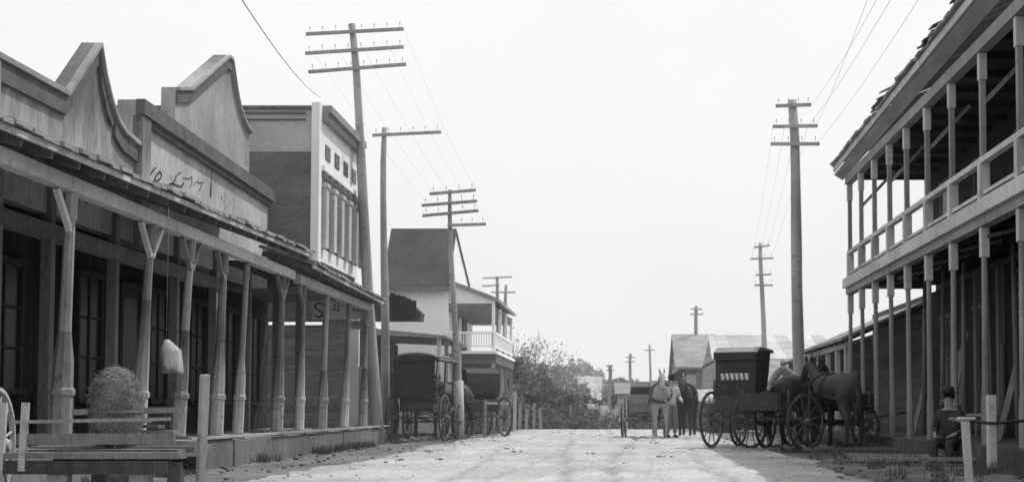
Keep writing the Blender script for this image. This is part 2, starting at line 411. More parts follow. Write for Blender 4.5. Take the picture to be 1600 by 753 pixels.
def make_person(label, pose, shirt, trousers, hat=None, loc=(0,0,0), rz=0, group=None, arms=0.0, hat_m=None, sub=2):
    """person facing local -Y"""
    root = empty('person', (0,0,0), label, 'person', group)
    sit = pose == 'sit'
    dz = -.40 if sit else 0.0; ln = -.10 if sit else 0
    pel = (0, 0, .93+dz); sp = (0, ln*.3, 1.14+dz); ct = (0, ln*.7, 1.36+dz); nb = (0, ln, 1.47+dz)
    hd = (0, ln-.02, 1.57+dz); ht = (0, ln-.02, 1.66+dz)
    B = [[(pel, (.14, .10)), (sp, (.12, .09)), (ct, (.15, .10)), (nb, .055), (hd, (.072, .085)), (ht, (.074, .09))]]
    S = [[(pel, (.16, .12)), (sp, (.15, .115)), (ct, (.17, .12)), ((0, ln*.9, 1.44+dz), (.1, .08))]]
    Tt = [[((0, 0, 1.0+dz), (.155, .115)), (pel, (.155, .12))]]
    ex = MB()
    for s in (-1, 1):
        sh = (s*.17, ln*.8, 1.40+dz)
        if sit:
            el = (s*.26, -.06, 1.14+dz); wr = (s*.16, -.30, 1.06+dz); hp = (s*.09, -.02, .90+dz); kn = (s*.13, -.42, .95+dz)
            an = (s*.13, -.44, .52+dz); te = (s*.14, -.60, .46+dz)
        else:
            el = (s*.25, .03, 1.14); wr = (s*.27+(-s*.04)*arms, -.07-.22*arms, .92+.16*arms); hp = (s*.09, 0, .88); kn = (s*.10, -.03, .49)
            an = (s*.11, .03 if s > 0 else -.02, .10); te = (s*.12, an[1]-.17, .04)
        W = Vector(wr); d = (W-Vector(el)).normalized(); H = W+d*.08
        B.append([(ct, .15), (sh, .055), (el, .042), (wr, .028), (tuple(H), (.036, .018))])
        B.append([(pel, .14), (hp, .08), (kn, .055), (an, .036), (te, .035)])
        for q in range(4):
            o = Vector((s*.0, 1, 0))*(-.026+.017*q); a0 = W+d*.07+o; L = (.07, .085, .08, .06)[q]
            B.append([(tuple(a0), .010), (tuple(a0+d*L*.5+Vector((-s*.006, 0, 0))), .009), (tuple(a0+d*L+Vector((-s*.02, 0, -.004))), .007)])
        t0 = W+d*.03+Vector((-s*.005, -.022, 0)); B.append([(tuple(t0), .011), (tuple(t0+d*.03+Vector((-s*.01, -.022, 0))), .010), (tuple(t0+d*.055+Vector((-s*.02, -.028, 0))), .008)])
        S.append([(ct, .17), (sh, .078), (el, .058), (tuple(W-d*.02), .042)])
        Tt.append([(pel, .15), (hp, .11), (kn, .08), ((an[0], an[1], an[2]+.03), .062)])
        ex.blob((s*.088, ln-.01, 1.60+dz), .012, .02, .032, 8, 6)
        ex.blob((s*.032, ln-.098, 1.615+dz), .013, .010, .009, 8, 6)
    ex.blob((0, ln-.112, 1.585+dz), .014, .02, .024, 8, 6); ex.blob((0, ln-.10, 1.54+dz), .026, .010, .007, 8, 6)
    skin_mesh('body', B, m_skin, root, sub, ex)
    skin_mesh('shirt', S, shirt, root, sub); skin_mesh('trousers', Tt, trousers, root, sub)
    bo = MB()
    for s in (-1, 1):
        if sit: a = (s*.13, -.44, .51+dz); e = (s*.14, -.60, .46+dz)
        else: a = (s*.11, .03 if s > 0 else -.02, .08); e = (s*.12, a[1]-.16, .05)
        bo.tube([(a[0], a[1]+.05, e[2]+.01), (a[0], a[1], e[2]+.02), e, (e[0], e[1]-.06, e[2]-.01)], [.03, .05, .048, .02], 8)
    bo.build('boots', m_black, root)
    ha = MB(); ha.blob((0, ln+.04, 1.672+dz), .084, .088, .08, 14, 8); ha.build('hair', m_mane, root)
    if hat:
        h = MB(); z = 1.715+dz; y = ln-.02
        h.tube([(0, y, z), (0, y, z+.012)], [.19, .185], 20); h.tube([(0, y, z+.012), (0, y, z+.09), (0, y, z+.12)], [.10, .092, .05], 16)
        h.build('hat', hat_m or m_felt, root)
    root.location = loc; root.rotation_euler.z = rz
    return root

# ------------------------------------------------------------ windows and doors on facades
def window_x(parent, X, y0, y1, z0, z1, n=1, m=None, bars=2, side=1, name='window'):
    m = m or m_frame; t = .07; s = side
    b = MB()
    def bx(a0, a1, c0, c1, d): b.box(min(X, X+s*d), max(X, X+s*d), a0, a1, c0, c1)
    bx(y0, y0+t, z0, z1, .07); bx(y1-t, y1, z0, z1, .07); bx(y0-.04, y1+.04, z1, z1+.1, .1); bx(y0-.04, y1+.04, z0-.08, z0, .12)
    for i in range(1, bars): bx(y0+t, y1-t, z0+(z1-z0)*i/bars-.02, z0+(z1-z0)*i/bars+.02, .05)
    bx((y0+y1)/2-.015, (y0+y1)/2+.015, z0, z1, .045)
    w = b.build(name, m, parent)
    g = MB(); g.box(min(X, X+s*.02), max(X, X+s*.02), y0+t, y1-t, z0, z1); g.build('pane', m_glass, w)
    return w
def door_x(parent, X, y0, y1, z0, z1, m=None, side=1):
    s = side; b = MB()
    def bx(a0, a1, c0, c1, d, e=0): b.box(min(X+s*e, X+s*d), max(X+s*e, X+s*d), a0, a1, c0, c1)
    bx(y0, y0+.09, z0, z1, .08); bx(y1-.09, y1, z0, z1, .08); bx(y0-.03, y1+.03, z1, z1+.12, .1)
    bx(y0+.09, y1-.09, z0, z1, .04); bx(y0+.16, y1-.16, z0+.15, z0+.9, .055); 
    d = b.build('door', m or m_frame, parent)
    g = MB(); g.box(min(X+s*.04, X+s*.05), max(X+s*.04, X+s*.05), y0+.2, y1-.2, z0+1.05, z1-.15); g.build('pane', m_glass, d)
    k = MB(); k.blob((X+s*.09, y1-.16, z0+1.0), .03, .03, .03, 8, 6); k.build('handle', m_wire, d)
    return d

# ============================================================ LEFT SIDE
XP = -6.2; XF = -7.6; XW = -8.9; ZW = 0.33
sw = MB(); sw.box(-9.0, -6.0, 2, 36.2, -.2, ZW); o = sw.build('sidewalk', m_walk); tag(o, kind='structure')
kb = MB()
y = 2.0
while y < 36:
    L = random.uniform(2.2, 4.2); e = min(y+L-.03, 36.2); d = random.uniform(-.02, .03)
    kb.box(-5.995, -5.93+d, y, e, -.1, ZW+.02+random.uniform(-.03, .02)); y += L
tag(kb.build('kerb', m_post_dark, None, .01), kind='structure')
kc = MB(); kc.box(-6.06, -5.90, 2, 36.2, ZW+.05, ZW+.08); tag(kc.build('kerb_cap', m_kerb), kind='structure')

def upper_wall(b, X, prof, zb, th):
    """false front: prof = [(y, z)] along the top"""
    poly = [(X, y, z) for y, z in prof]+[(X, prof[-1][0], zb), (X, prof[0][0], zb)]
    b.prism(poly, (-th, 0, 0))
def cornice(prof, X, h, d, drop=0):
    """a moulding following the top of a false front, built segment by segment"""
    b = MB()
    for (ya, za), (yb, zb) in zip(prof, prof[1:]):
        if abs(yb-ya) < 1e-4: continue
        b.prism([(X, ya, za-drop), (X, yb, zb-drop), (X, yb, zb-h-drop), (X, ya, za-h-drop)], (d, 0, 0))
    return b

# building one: low false front with a sharp peak
b1 = empty('shop_building', (XF, 16, 0), 'stained plaster false-front shop with one sharp peak, nearest on the left', 'shop')
p1 = [(10.5, 5.15), (16.9, 5.12), (19.0, 5.14), (20.12, 6.1), (20.16, 6.1), (20.36, 5.72), (20.6, 5.42), (20.85, 5.2), (21.2, 5.06), (21.85, 4.99)]
w_ = MB(); upper_wall(w_, XF, p1, 3.4, .2); w_.build('parapet', m_plaster, b1)
cornice(p1, XF, .07, .10).build('coping', m_coping, b1)
cornice(p1[:4], XF, .26, .055, .072).build('cornice', m_cornice, b1); cornice(p1[7:], XF, .26, .055, .072).build('cornice', m_cornice, b1)
c = MB(); c.prism([(XF, 20.12, 6.04), (XF, 20.22, 6.04), (XF, 20.42, 5.66), (XF, 20.6, 5.34), (XF, 20.86, 5.12), (XF, 20.74, 5.0), (XF, 20.5, 5.2), (XF, 20.3, 5.5)], (.05, 0, 0)); c.build('cornice', m_cornice, b1)
c = MB(); c.box(XF-.43, XF+.08, 16.5, 16.9, 3.4, 5.13); c.build('pier', m_plaster, b1)
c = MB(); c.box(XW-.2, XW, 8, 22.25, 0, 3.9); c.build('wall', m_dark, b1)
c = MB(); c.box(XW-5, XW-.2, 8.2, 22.2, 0, 4.6); c.build('rear_block', m_wall_dark, b1)
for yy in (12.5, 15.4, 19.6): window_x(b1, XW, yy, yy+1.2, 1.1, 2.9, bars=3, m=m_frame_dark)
for yy in (14.0, 17.4): door_x(b1, XW, yy, yy+1.05, ZW, 2.9, m=m_frame_dark)
# building two: lettered wall, tall pediment behind
b2 = empty('shop_building', (XF, 26, 0), 'pale plaster false-front shop with the painted 10 and a tall pediment behind', 'shop')
p2 = [(21.88, 5.66), (30.15, 5.5)]
w_ = MB(); upper_wall(w_, XF, p2, 3.4, .3); w_.build('parapet', m_plaster_light, b2)
p2c = [(21.86, 5.665), (30.18, 5.505)]
cornice(p2c, XF+.0, .24, .14).build('cornice', m_cornice, b2)
cornice(p2c, XF+.0, .10, .07, .243).build('cornice', m_cornice, b2)
c = MB(); c.box(XF-.05, XF+.11, 21.87, 22.26, 3.4, 5.41); c.build('pier', m_plaster, b2)
PX_ = -8.02
p3 = [(25.1, 6.6), (25.9, 6.78), (28.3, 8.0), (28.55, 8.0), (28.75, 7.7), (28.95, 7.4), (29.2, 7.15), (29.5, 6.97), (29.8, 6.86), (30.15, 6.8)]
w_ = MB(); upper_wall(w_, PX_, p3, 4.2, .26); w_.build('pediment', m_plaster_high, b2)
cornice(p3[:4], PX_, .22, .05, .06).build('cornice', m_cornice, b2); cornice(p3, PX_, .058, .09).build('coping', m_coping, b2)
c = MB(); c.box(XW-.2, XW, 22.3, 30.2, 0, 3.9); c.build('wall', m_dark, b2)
c = MB(); c.box(XW-5, XW-.2, 22.4, 30.2, 0, 5.2); c.build('rear_block', m_wall_dark, b2)
for yy in (22.9, 26.4, 28.9): window_x(b2, XW, yy, yy+1.1, 1.0, 3.0, bars=3, m=m_frame_dark)
for yy in (24.8,): door_x(b2, XW, yy, yy+1.1, ZW, 2.95, m=m_frame_dark)
# painted lettering: strokes laid flat on the wall
def strokes(b, X, paths, wd, th=.006):
    for ph in paths:
        pts = [atX(px, py, X+th/2+.002) for px, py in ph]
        for a, c in zip(pts, pts[1:]): b.bar(a, c, th, wd, up=(0, 0, 1)) if abs((c-a).z) < abs((c-a).y) else b.bar(a, c, wd, th, up=(1, 0, 0))
for ph_, w_l, m_l in (
    [([[(243, 262), (237, 270), (230, 281)]], .034, m_ink),
     ([[(249, 269), (244, 275), (241, 282), (246, 283), (251, 279), (253, 274), (251, 270), (249, 269)]], .034, m_ink),
     ([[(275, 275), (274, 281), (271, 286), (262, 290)], [(268, 287), (276, 290), (284, 292), (287, 286)]], .034, m_ink)] +
    [([q], .022, m_cornice) for q in ([(275, 277), (279, 272), (283, 270)], [(286, 278), (294, 280), (300, 277)], [(300, 278), (300, 286), (297, 294)],
     [(303, 290), (306, 284)], [(308, 284), (313, 286), (319, 285)], [(315, 287), (314, 294), (311, 298)], [(330, 252), (330.5, 270), (330, 290)],
     [(346, 308), (347, 312)], [(350, 313), (350, 317)])]):
    lt = MB(); strokes(lt, XF, ph_, w_l); lt.build('letter', m_l, b2)
c = MB(); c.bar(atX(330, 288, XF+.01), atX(329.5, 309, XF+.01), .03, .012, up=(1,0,0)); c.build('stain_or_shade', m_ink, b2)

# building three: two-storey brick block with a white pilastered front
X3 = -6.68; Y3 = 30.9; Y3e = 35.5
b3 = empty('brick_block', (X3, 33, 0), 'two-storey block with a white pilastered upper front and dark brick side wall', 'building')
c = MB(); c.box(-13, X3-.05, Y3, Y3e, 3.5, 6.5); c.build('wall', m_brick, b3)
c = MB(); c.box(-13, X3-.05, Y3+.01, Y3e, 6.5, 7.45); c.build('attic', m_brick_light, b3)
c = MB(); c.box(-13, X3-.16, Y3-.05, Y3+.2, 7.45, 7.52); c.box(-13, X3-.3, Y3-.03, Y3+.2, 7.34, 7.38); c.box(-13, X3-.3, Y3-.03, Y3+.2, 7.2, 7.23); c.build('coping', m_cornice, b3)
c = MB(); c.box(X3-.16, X3+.02, Y3-.06, Y3+.24, 3.6, 7.6); c.build('corner_pier', m_white, b3, .01)
c = MB(); c.box(X3-.05, X3, Y3+.24, Y3e, 5.95, 7.25); c.box(X3-.05, X3, Y3+.24, Y3e, 4.1, 4.4); c.build('front_wall', m_white, b3)
c = MB(); c.box(X3-.05, X3-.01, Y3+.24, Y3e, 4.4, 5.95); c.build('front_panel', m_frame, b3)
c = MB(); c.box(X3-.3, X3+.22, Y3+.24, Y3e, 7.42, 7.58); c.box(X3-.3, X3+.14, Y3+.24, Y3e, 7.25, 7.42); c.build('cornice', m_coping, b3)
c = MB(); c.box(X3, X3+.09, Y3+.24, Y3e, 6.12, 6.24); c.build('string_course', m_white, b3)
for i in range(4):
    yy = Y3+.65+i*1.05; c = MB(); c.box(X3, X3+.02, yy, yy+.5, 6.45, 6.78); c.build('vent', m_glass, b3)
for i in range(6):
    yy = Y3+.3+i*.88
    c = MB(); c.box(X3, X3+.12, yy, yy+.3, 4.4, 5.75); c.box(X3, X3+.15, yy-.03, yy+.33, 5.75, 5.85); c.build('pilaster', m_offwhite, b3, .008)
    if i < 5:
        c = MB(); c.box(X3-.008, X3+.01, yy+.33, yy+.83, 4.45, 5.6); g = c.build('window', m_glass, b3)
        c = MB(); c.box(X3+.01, X3+.035, yy+.33, yy+.85, 5.0, 5.05); c.box(X3+.01, X3+.035, yy+.57, yy+.6, 4.45, 5.6); c.build('frame', m_frame, g)
for i in range(22):
    c = MB(); yy = Y3+.3+i*.235; c.box(X3, X3+.08, yy, yy+.1, 5.95, 6.1-.03*(i%3)); c.build('dentil', m_frame, b3)
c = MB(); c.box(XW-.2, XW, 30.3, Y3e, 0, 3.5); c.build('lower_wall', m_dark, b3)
pq = at(545, 600, 35.6); pr_ = at(560, 600, 35.6)
c = MB(); c.box(pq.x, pr_.x, 35.6, 35.7, ZW, 3.3); c.build('lower_pier', m_white, b3)
c = MB(); c.box(pr_.x+.005, pr_.x+.4, 35.62, 35.68, ZW, 1.9); c.build('lower_panel', m_wall_mid, b3)
for yy in (31.2, 33.4): window_x(b3, XW, yy, yy+1.1, 1.0, 3.0, bars=3, m=m_frame_dark)

# the street gallery: roof, beam, posts
def gallery(name, label, y0, y1, zf0, zf1, zb, zj0, zj1, posts, xi=XF, group=None):
    g = empty(name, (XP, (y0+y1)/2, ZW), label, 'porch', group)
    def zt(y): return zf0+(zf1-zf0)*(y-y0)/(y1-y0)
    def zj(y): return zj0+(zj1-zj0)*(y-y0)/(y1-y0)
    # roof boards laid across, slightly uneven
    r = MB(); y = y0; k = 0
    while y < y1-.01:
        e = min(y+.24, y1); d = random.uniform(-.015, .02); xo = random.uniform(-.03, .03)
        r.prism([(-5.80+xo, y, zt(y)+d), (-5.80+xo, e-.006, zt(e)+d), (-5.80+xo, e-.006, zt(e)+d-.05), (-5.80+xo, y, zt(y)+d-.05)], (xi+5.80-xo, 0, zj(y)-zt(y)))
        y = e; k += 1
    r.build('roof', m_woodh, g)
    f = MB()
    n = 4
    for i in range(n):
        a = y0+(y1-y0)*i/n; e = y0+(y1-y0)*(i+1)/n-.02
        f.prism([(-5.88, a, zt(a)-.06), (-5.88, e, zt(e)-.06), (-5.88, e, zt(e)-.125), (-5.88, a, zt(a)-.125)], (.035, 0, 0))
    f.build('fascia', m_offwhite, g)
    bm = MB(); bm.box(XP-.08, XP+.08, y0+.2, y1-.2, zb, zb+.17); bm.build('beam', m_offwhite, g, .01)
    y = y0+.3
    while y < y1:
        js = MB(); js.bar((-5.92, y, zt(y)-.13), (xi, y, zj(y)-.13), .06, .12); js.build('rafter', m_post_dark, g); y += .75
    for i, (yy, px_top) in enumerate(posts):
        p = MB(); x = XP; lean = random.uniform(.06, .16); dy = random.uniform(-.1, .1)
        def q(z): t = (z-ZW)/(zb-ZW); return (x-lean*(1-t), yy+dy*t*.5, z)
        sc_ = random.uniform(.85, 1.15)*(1.35 if 15 < yy < 17 else 1)
        zm = ZW+random.uniform(1.15, 2.1); pm = (m_base_sunlit, m_base_sunlit_worn, m_base_sunlit, m_base_sunlit_worn, m_base_sunlit_worn)[i % 5]
        p.tube([q(zm), q(zb-.32), q(zb-.3), q(zb)], [.058*sc_, .048*sc_, .062*sc_, .062*sc_], 8, False)
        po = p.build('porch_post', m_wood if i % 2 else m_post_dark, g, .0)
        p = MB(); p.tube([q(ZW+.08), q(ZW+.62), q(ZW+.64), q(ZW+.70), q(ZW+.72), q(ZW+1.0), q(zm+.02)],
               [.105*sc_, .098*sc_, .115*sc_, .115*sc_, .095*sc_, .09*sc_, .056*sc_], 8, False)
        p.build('sunlit_base', pm, po)  # pale foot of the post, painted as if sunlit
        fb = MB(); a = q(ZW); fb.box(a[0]-.17, a[0]+.17, yy-.17, yy+.17, ZW-.02, ZW+.09); fb.build('footing', m_kerb, po)
        br = MB(); 
        for sgn in (-1, 1):
            if random.random() < .8: br.bar((x, yy+dy*.5+sgn*.03, zb-.42), (x, yy+dy*.5+sgn*.42, zb-.01), .06, .07)
        if br.v: br.build('brace', m_offwhite if i in (1, 2) else m_post_dark, po)
    return g
g1 = gallery('street_gallery', 'long board-roofed gallery on turned posts before the two plaster false-front shops', 9, 26.6, 3.50, 3.80, 3.24, 3.75, 4.5,
        [(12.4, 0), (15.8, 105), (18.5, 240), (20.2, 295), (21.9, 345), (23.3, 380), (25.7, 440)])
g2 = gallery('street_gallery', 'shorter lower gallery on thin posts under the white pilastered front', 26.7, 34.7, 3.62, 3.52, 3.22, 3.95, 3.85,
        [(27.5, 475), (29.6, 510), (32.0, 545), (34.3, 560)], xi=-6.9)
for yy, par in ((14.6, g1), (17.0, g1), (18.6, g1), (21.0, g1), (23.9, g1), (26.2, g1), (28.6, g2), (31.0, g2), (33.2, g2)):
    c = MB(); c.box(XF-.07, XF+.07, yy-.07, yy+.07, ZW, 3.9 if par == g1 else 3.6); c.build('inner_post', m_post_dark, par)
# second inner row giving the depth of the porch
c = MB(); c.box(XF-.1, XF+.1, 9, 26.6, 3.05, 3.25); c.build('inner_beam', m_post_dark, g1)
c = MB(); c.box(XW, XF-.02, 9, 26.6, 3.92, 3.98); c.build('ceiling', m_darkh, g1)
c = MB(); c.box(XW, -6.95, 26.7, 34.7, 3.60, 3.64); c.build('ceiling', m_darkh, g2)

# hanging signs below the second gallery
sg = empty('hanging_sign', at(530, 485, 34.95), 'white board sign with a dark S hung crosswise below the second gallery', 'sign')
pa = at(488, 470, 34.95); pb = at(570, 503, 34.95)
c = MB(); c.box(pa.x, pb.x, 34.93, 34.97, at(500, 499, 34.95).z, pa.z); c.build('board', m_white, sg)
c = MB(); c.box(pa.x+.25, pb.x, 34.95, 34.98, at(500, 514, 34.95).z, at(500, 501, 34.95).z); c.build('lower_board', m_offwhite, sg)
c = MB()
def strok_y(b, D, paths, wd):
    for ph in paths:
        pts = [at(px, py, D) for px, py in ph]
        for a, e in zip(pts, pts[1:]): b.bar(a, e, wd, .008, up=(0, 1, 0))
for ph_, w_l in [([(505, 476), (500, 473), (494, 475), (492, 480), (497, 484), (503, 487), (504, 492), (499, 496), (492, 494)], .04)]+[(q, .02) for q in (
    [(523, 474), (523, 484)], [(529, 474), (529, 484)], [(553, 474), (553, 484)], [(559, 474), (559, 484)], [(564, 474), (564, 484)], [(520, 485), (531, 485)], [(547, 485), (568, 485)])]:
    c = MB(); strok_y(c, 34.922, [ph_], w_l); c.build('letter', m_ink, sg)
c = MB(); c.bar((pa.x+.1, 34.95, pa.z), (pa.x+.1, 34.95, 3.5), .02); c.bar((pb.x-.1, 34.95, pa.z), (pb.x-.1, 34.95, 3.5), .02); c.build('hanger', m_wire, sg)

# hanging sack and keg on the low dray, hitching post
cpos = at(267, 556, 18.0); o = MB(); rh = random.Random(21)
for k in range(1500):
    t = rh.uniform(0, 6.283); r_ = rh.uniform(0, 1)**.5*.135; a_ = cpos+Vector((-.06+math.cos(t)*.03, math.sin(t)*.03, .21))
    b_ = cpos+Vector((math.cos(t)*r_, math.sin(t)*r_*.8, .05+rh.gauss(0, .02))); e_ = cpos+Vector((.03+math.cos(t)*r_*1.0, math.sin(t)*r_*.9, -.17-.03*math.cos(t*2)+rh.uniform(-.03, .06)))
    w__ = Vector((-math.sin(t), math.cos(t), 0))*.0045
    o.add([a_-w__, a_+w__, b_+w__, b_-w__, e_+w__*.6, e_-w__*.6], [(0, 1, 2, 3), (3, 2, 4, 5)])
s_ = empty('straw_sheaf', cpos, 'pale fan-shaped sheaf of straw hanging between porch posts of the near gallery', 'straw')
q_ = o.build('straw', m_cloth, s_); tag(q_, kind='stuff'); c = MB(); c.tube([cpos+Vector((-.06,0,.19)), (cpos.x-.06, 18.0, 3.4)], .005, 5); c.build('cord', m_wire, s_)

DR = 12.0
dr = empty('dray', (at(170, 640, DR).x, DR, 0), 'low plank dray with upright stakes standing in the left foreground', 'cart')
c = MB()
for i, (ya, zt) in enumerate([(DR-.45, .40), (DR-.2, .42), (DR+.05, .44), (DR+.3, .43), (DR+.55, .44)]):
    c.box(-5.05, -3.66+random.uniform(-.05, .08), ya, ya+.23, zt, zt+.05)
c.build('deck', m_post_dark, dr)
c = MB(); c.bar((-5.0, DR-.42, .70), (-3.7, DR-.42, .725), .03, .028); c.build('top_rail', m_wood, dr)
c = MB(); c.bar((-4.95, DR-.42, .56), (-3.66, DR-.42, .565), .03, .09); c.build('side_board', m_post_dark, dr)
c = MB(); c.bar((-4.9, DR+.6, .78), (-3.9, DR+.62, .80), .03, .05); c.build('side_board', m_wood, dr)
for dy_ in (-.4, .6): c = MB(); c.bar((-5.05, DR+dy_, .33), (-3.7, DR+dy_, .33), .09, .11); c.build('frame_beam', m_frame_dark, dr)
for i_ in range(5): c = MB(); c.bar((-5.0+.1*i_, DR+.75+.03*i_, .52+.045*i_), (-3.75-.13*i_, DR+.72, .50+.05*i_), .11, .03); c.build('loose_slat', (m_wood, m_post_dark)[i_ % 2], dr)
for x_ in (-5.08, -4.9):
    c = MB(); c.bar((x_, DR-.44, .3), (x_+.02, DR-.44, .86), .055, .04); c.build('stake', m_offwhite, dr)
for x_ in (-4.62, -3.95):
    c = MB(); c.bar((x_, DR-.36, 0), (x_, DR-.36, .34), .16, .12); c.build('leg', m_wood, dr)
    c = MB(); c.bar((x_, DR+.55, 0), (x_, DR+.55, .34), .12, .12); c.build('leg', m_wood, dr)
wheel(dr, (-5.27, DR-.1, .50), .5, (1, .12, 0), m_wheel_pale)
kg = empty('hay_bundle', (at(181, 640, DR+.15).x, DR+.15, .49), 'round bushy bundle of dry hay standing on the low plank dray', 'hay')
kx = kg.location.x; c = MB()
pr = [(0, .15), (.05, .19), (.22, .205), (.42, .21), (.55, .18), (.63, .12), (.67, .04)]
c.tube([(kx, DR+.15, .495+z) for z, r in pr], [r for z, r in pr], 22)
c.v = [v_+Vector((noise.noise(v_*6), noise.noise(v_*6+Vector((9,0,0))), noise.noise(v_*5)*.6))*.05 for v_ in c.v]; c.build('core', m_canvas_dark, kg)
c = MB(); rh = random.Random(5)
for k in range(3600):
    th = rh.uniform(0, 6.283); zz = rh.uniform(0, 1)**.75*.68; rr = .0
    for (za, ra), (zb_, rb) in zip(pr, pr[1:]):
        if za <= zz <= zb_: rr = ra+(rb-ra)*(zz-za)/(zb_-za)
    n_ = Vector((math.cos(th), math.sin(th), max(0, (zz-.4)*3))).normalized()
    p_ = Vector((kx+math.cos(th)*rr, DR+.15+math.sin(th)*rr, .495+zz))
    d_ = (Vector((rh.gauss(0, .6), rh.gauss(0, .6), rh.uniform(-1.2, .3)))+n_*rh.uniform(.0, .25)).normalized(); L_ = rh.uniform(.02, .055)
    w_v = d_.cross(n_).normalized()*.0028 if d_.cross(n_).length > .01 else Vector((.003, 0, 0))
    c.add([p_-w_v, p_+w_v, p_+d_*L_*.6+w_v*.8+n_*.008, p_+d_*L_*.6-w_v*.8+n_*.008, p_+d_*L_+n_*.004], [(0, 1, 2, 3), (3, 2, 4)])
hy = c.build('straw', m_canvas_dark, kg); tag(hy, kind='stuff')
c = MB(); c.ring((kx, DR+.15, .78), (0,0,1), .225, .02, .02); c.build('binding', m_wire, kg)
a = at(314, 640, DR-.1)
hp = MB(); hp.bar((0, 0, -.05), (.02, 0, 1.10), .07, .07)
hpo = hp.build('hitching_post', m_wood, None, .012); hpo.location = (a.x, DR-.1, 0); hpo.rotation_euler = (0, R(1.5), R(-38))
tag(hpo, 'square hitching post, dark on one side and white on the other, right of the dray', 'post')

# crates, barrels on the left boardwalk
def barrel(x, y, z, r, h, label, m=m_wall_dark):
    b = empty('barrel', (x, y, z), label, 'barrel')
    c = MB(); c.tube([(x, y, z), (x, y, z+h*.25), (x, y, z+h*.5), (x, y, z+h*.75), (x, y, z+h)], [r*.85, r*.97, r, r*.97, r*.85], 16); c.build('staves', m, b)
    c = MB(); c.ring((x, y, z+h*.2), (0,0,1), r*.99, .04, .03); c.build('hoop', m_wire, b); c = MB(); c.ring((x, y, z+h*.8), (0,0,1), r*.99, .04, .03); c.build('hoop', m_wire, b)
barrel(-8.3, 20.6, ZW, .3, .85, 'dark barrel against the porch wall of the peaked shop')
barrel(-8.2, 28.1, ZW, .28, .8, 'grey barrel by the windows of the lettered shop', m_wood)
c = MB(); c.box(-8.7, -8.1, 25.9, 26.3, ZW, ZW+.5); c.box(-8.72, -8.08, 25.88, 26.32, ZW+.5, ZW+.54)
tag(c.build('crate', m_wood, None, .01), 'low wooden crate on the porch boards beside the shop door', 'crate')

# ------------------------------------------------------------ telephone poles
def pole(base, top, r0, r1, arms, label, D=None, ins=True, group='telephone poles along the street', m=None, brk=True, pale=None, lite=False):
    b = Vector(base); t = Vector(top)
    p = empty('telephone_pole', b, label, 'telephone pole', group)
    n = 9; pts = []; rs = []
    for i in range(n+1):
        k = i/n; q = b.lerp(t, k)+Vector((.035*math.sin(k*5+b.y), .02*math.sin(k*7), 0))*(1 if 0 < i < n else 0)
        pts.append(q); rs.append((r0+(r1-r0)*k)*(1+.04*random.uniform(-1, 1)))
    pts[0] = b-Vector((0,0,.2))
    c = MB(); c.tube(pts, rs, 10); c.build('shaft', m or m_pole, p)
    for (z, xl, xr, dz) in arms:
        k = (z-b.z)/(t.z-b.z); q = b.lerp(t, k); yf = q.y-(r0+(r1-r0)*k)-.05
        A = Vector((xl, yf, z-dz)); B = Vector((xr, yf, z+dz))
        a = MB(); a.bar(A, B, .075, .075); ar = a.build('crossarm', m_pole if not pale else pale, p)
        if ins:
            L = (B-A).length; nn = max(4, int(L/.3))
            for i in range(nn):
                s = (i+.3)/(nn-.4)
                if abs(s-.5) < .06: continue
                q2 = A.lerp(B, s); c = MB(); c.tube([q2+Vector((0,0,.05)), q2+Vector((0,0,.11)), q2+Vector((0,0,.13)), q2+Vector((0,0,.17)), q2+Vector((0,0,.19))], [.005, .005, .013, .016, .006], 6); c.build('insulator', m_insul, ar)
    return p
def polepx(bx, topx, topy, D, r0, r1, arms, label, gz0=None, **k):
    g = gz(D) if gz0 is None else gz0
    b = at(bx, 640, D); b.z = g
    t = at(topx, topy, D)
    A = []
    for (yl, xl, yr, xr) in arms:
        a = at(xl, yl, D); c = at(xr, yr, D); A.append(((a.z+c.z)/2, a.x, c.x, (c.z-a.z)/2))
    return pole(b, t, r0, r1, A, label, **k)
pA = polepx(592, 550, 38, 34.8, .165, .085, [(56, 480, 48, 632), (86, 479, 76, 632), (115, 484, 103, 636)], 'tallest telephone pole with three long crossarms, at the end of the left galleries')
pB = polepx(600, 601, 200, 38, .135, .07, [(213, 583, 208, 690)], 'telephone pole with a single lopsided crossarm, left side of the street')
pC = polepx(718, 703, 297, 38.5, .115, .05, [(304, 672, 298, 744), (322, 660, 315, 746), (338, 661, 330, 748), (353, 700, 351, 760)], 'thin telephone pole with four crossarms and whitewashed foot before the balcony house')
c = MB(); b = at(718, 640, 38.5); c.tube([(b.x, 38.5, 0), (b.x-.03, 38.5, 1.6)], [.145, .132], 10); c.build('whitewash', m_offwhite, pC)
pD = polepx(783, 791, 445, 62, .2, .06, [], 'leaning bare pole behind the balcony house', ins=False, m=m_bark_pale)
pE = polepx(777, 777, 432, 74, .16, .08, [(435, 755, 433, 800), (447, 753, 446, 781), (457, 768, 457, 806)], 'far pole with three thin crossarms behind the balcony house', ins=False)
pR = polepx(1254, 1238, 157, 34.5, .17, .11, [(168, 1211, 166, 1266), (200, 1206, 199, 1276), (227, 1203, 227, 1279)], 'thick telephone pole with three short crossarms on the right kerb')
pS = polepx(1197, 1188, 380, 62, .15, .08, [(387, 1178, 384, 1202), (405, 1172, 404, 1208), (430, 1180, 429, 1205), (446, 1178, 446, 1207)], 'second pole on the right with four small crossarms')
pT = polepx(1089, 1088, 478, 82, .17, .1, [(483, 1079, 483, 1097), (491, 1078, 491, 1099)], 'pale slender pole left of the gabled gallery house', m=m_bark_pale, ins=False)
pU = polepx(1017, 1015, 538, 105, .12, .08, [(547, 1007, 547, 1023)], 'far pole with one crossarm, rightmost of three beyond the crest', ins=False)
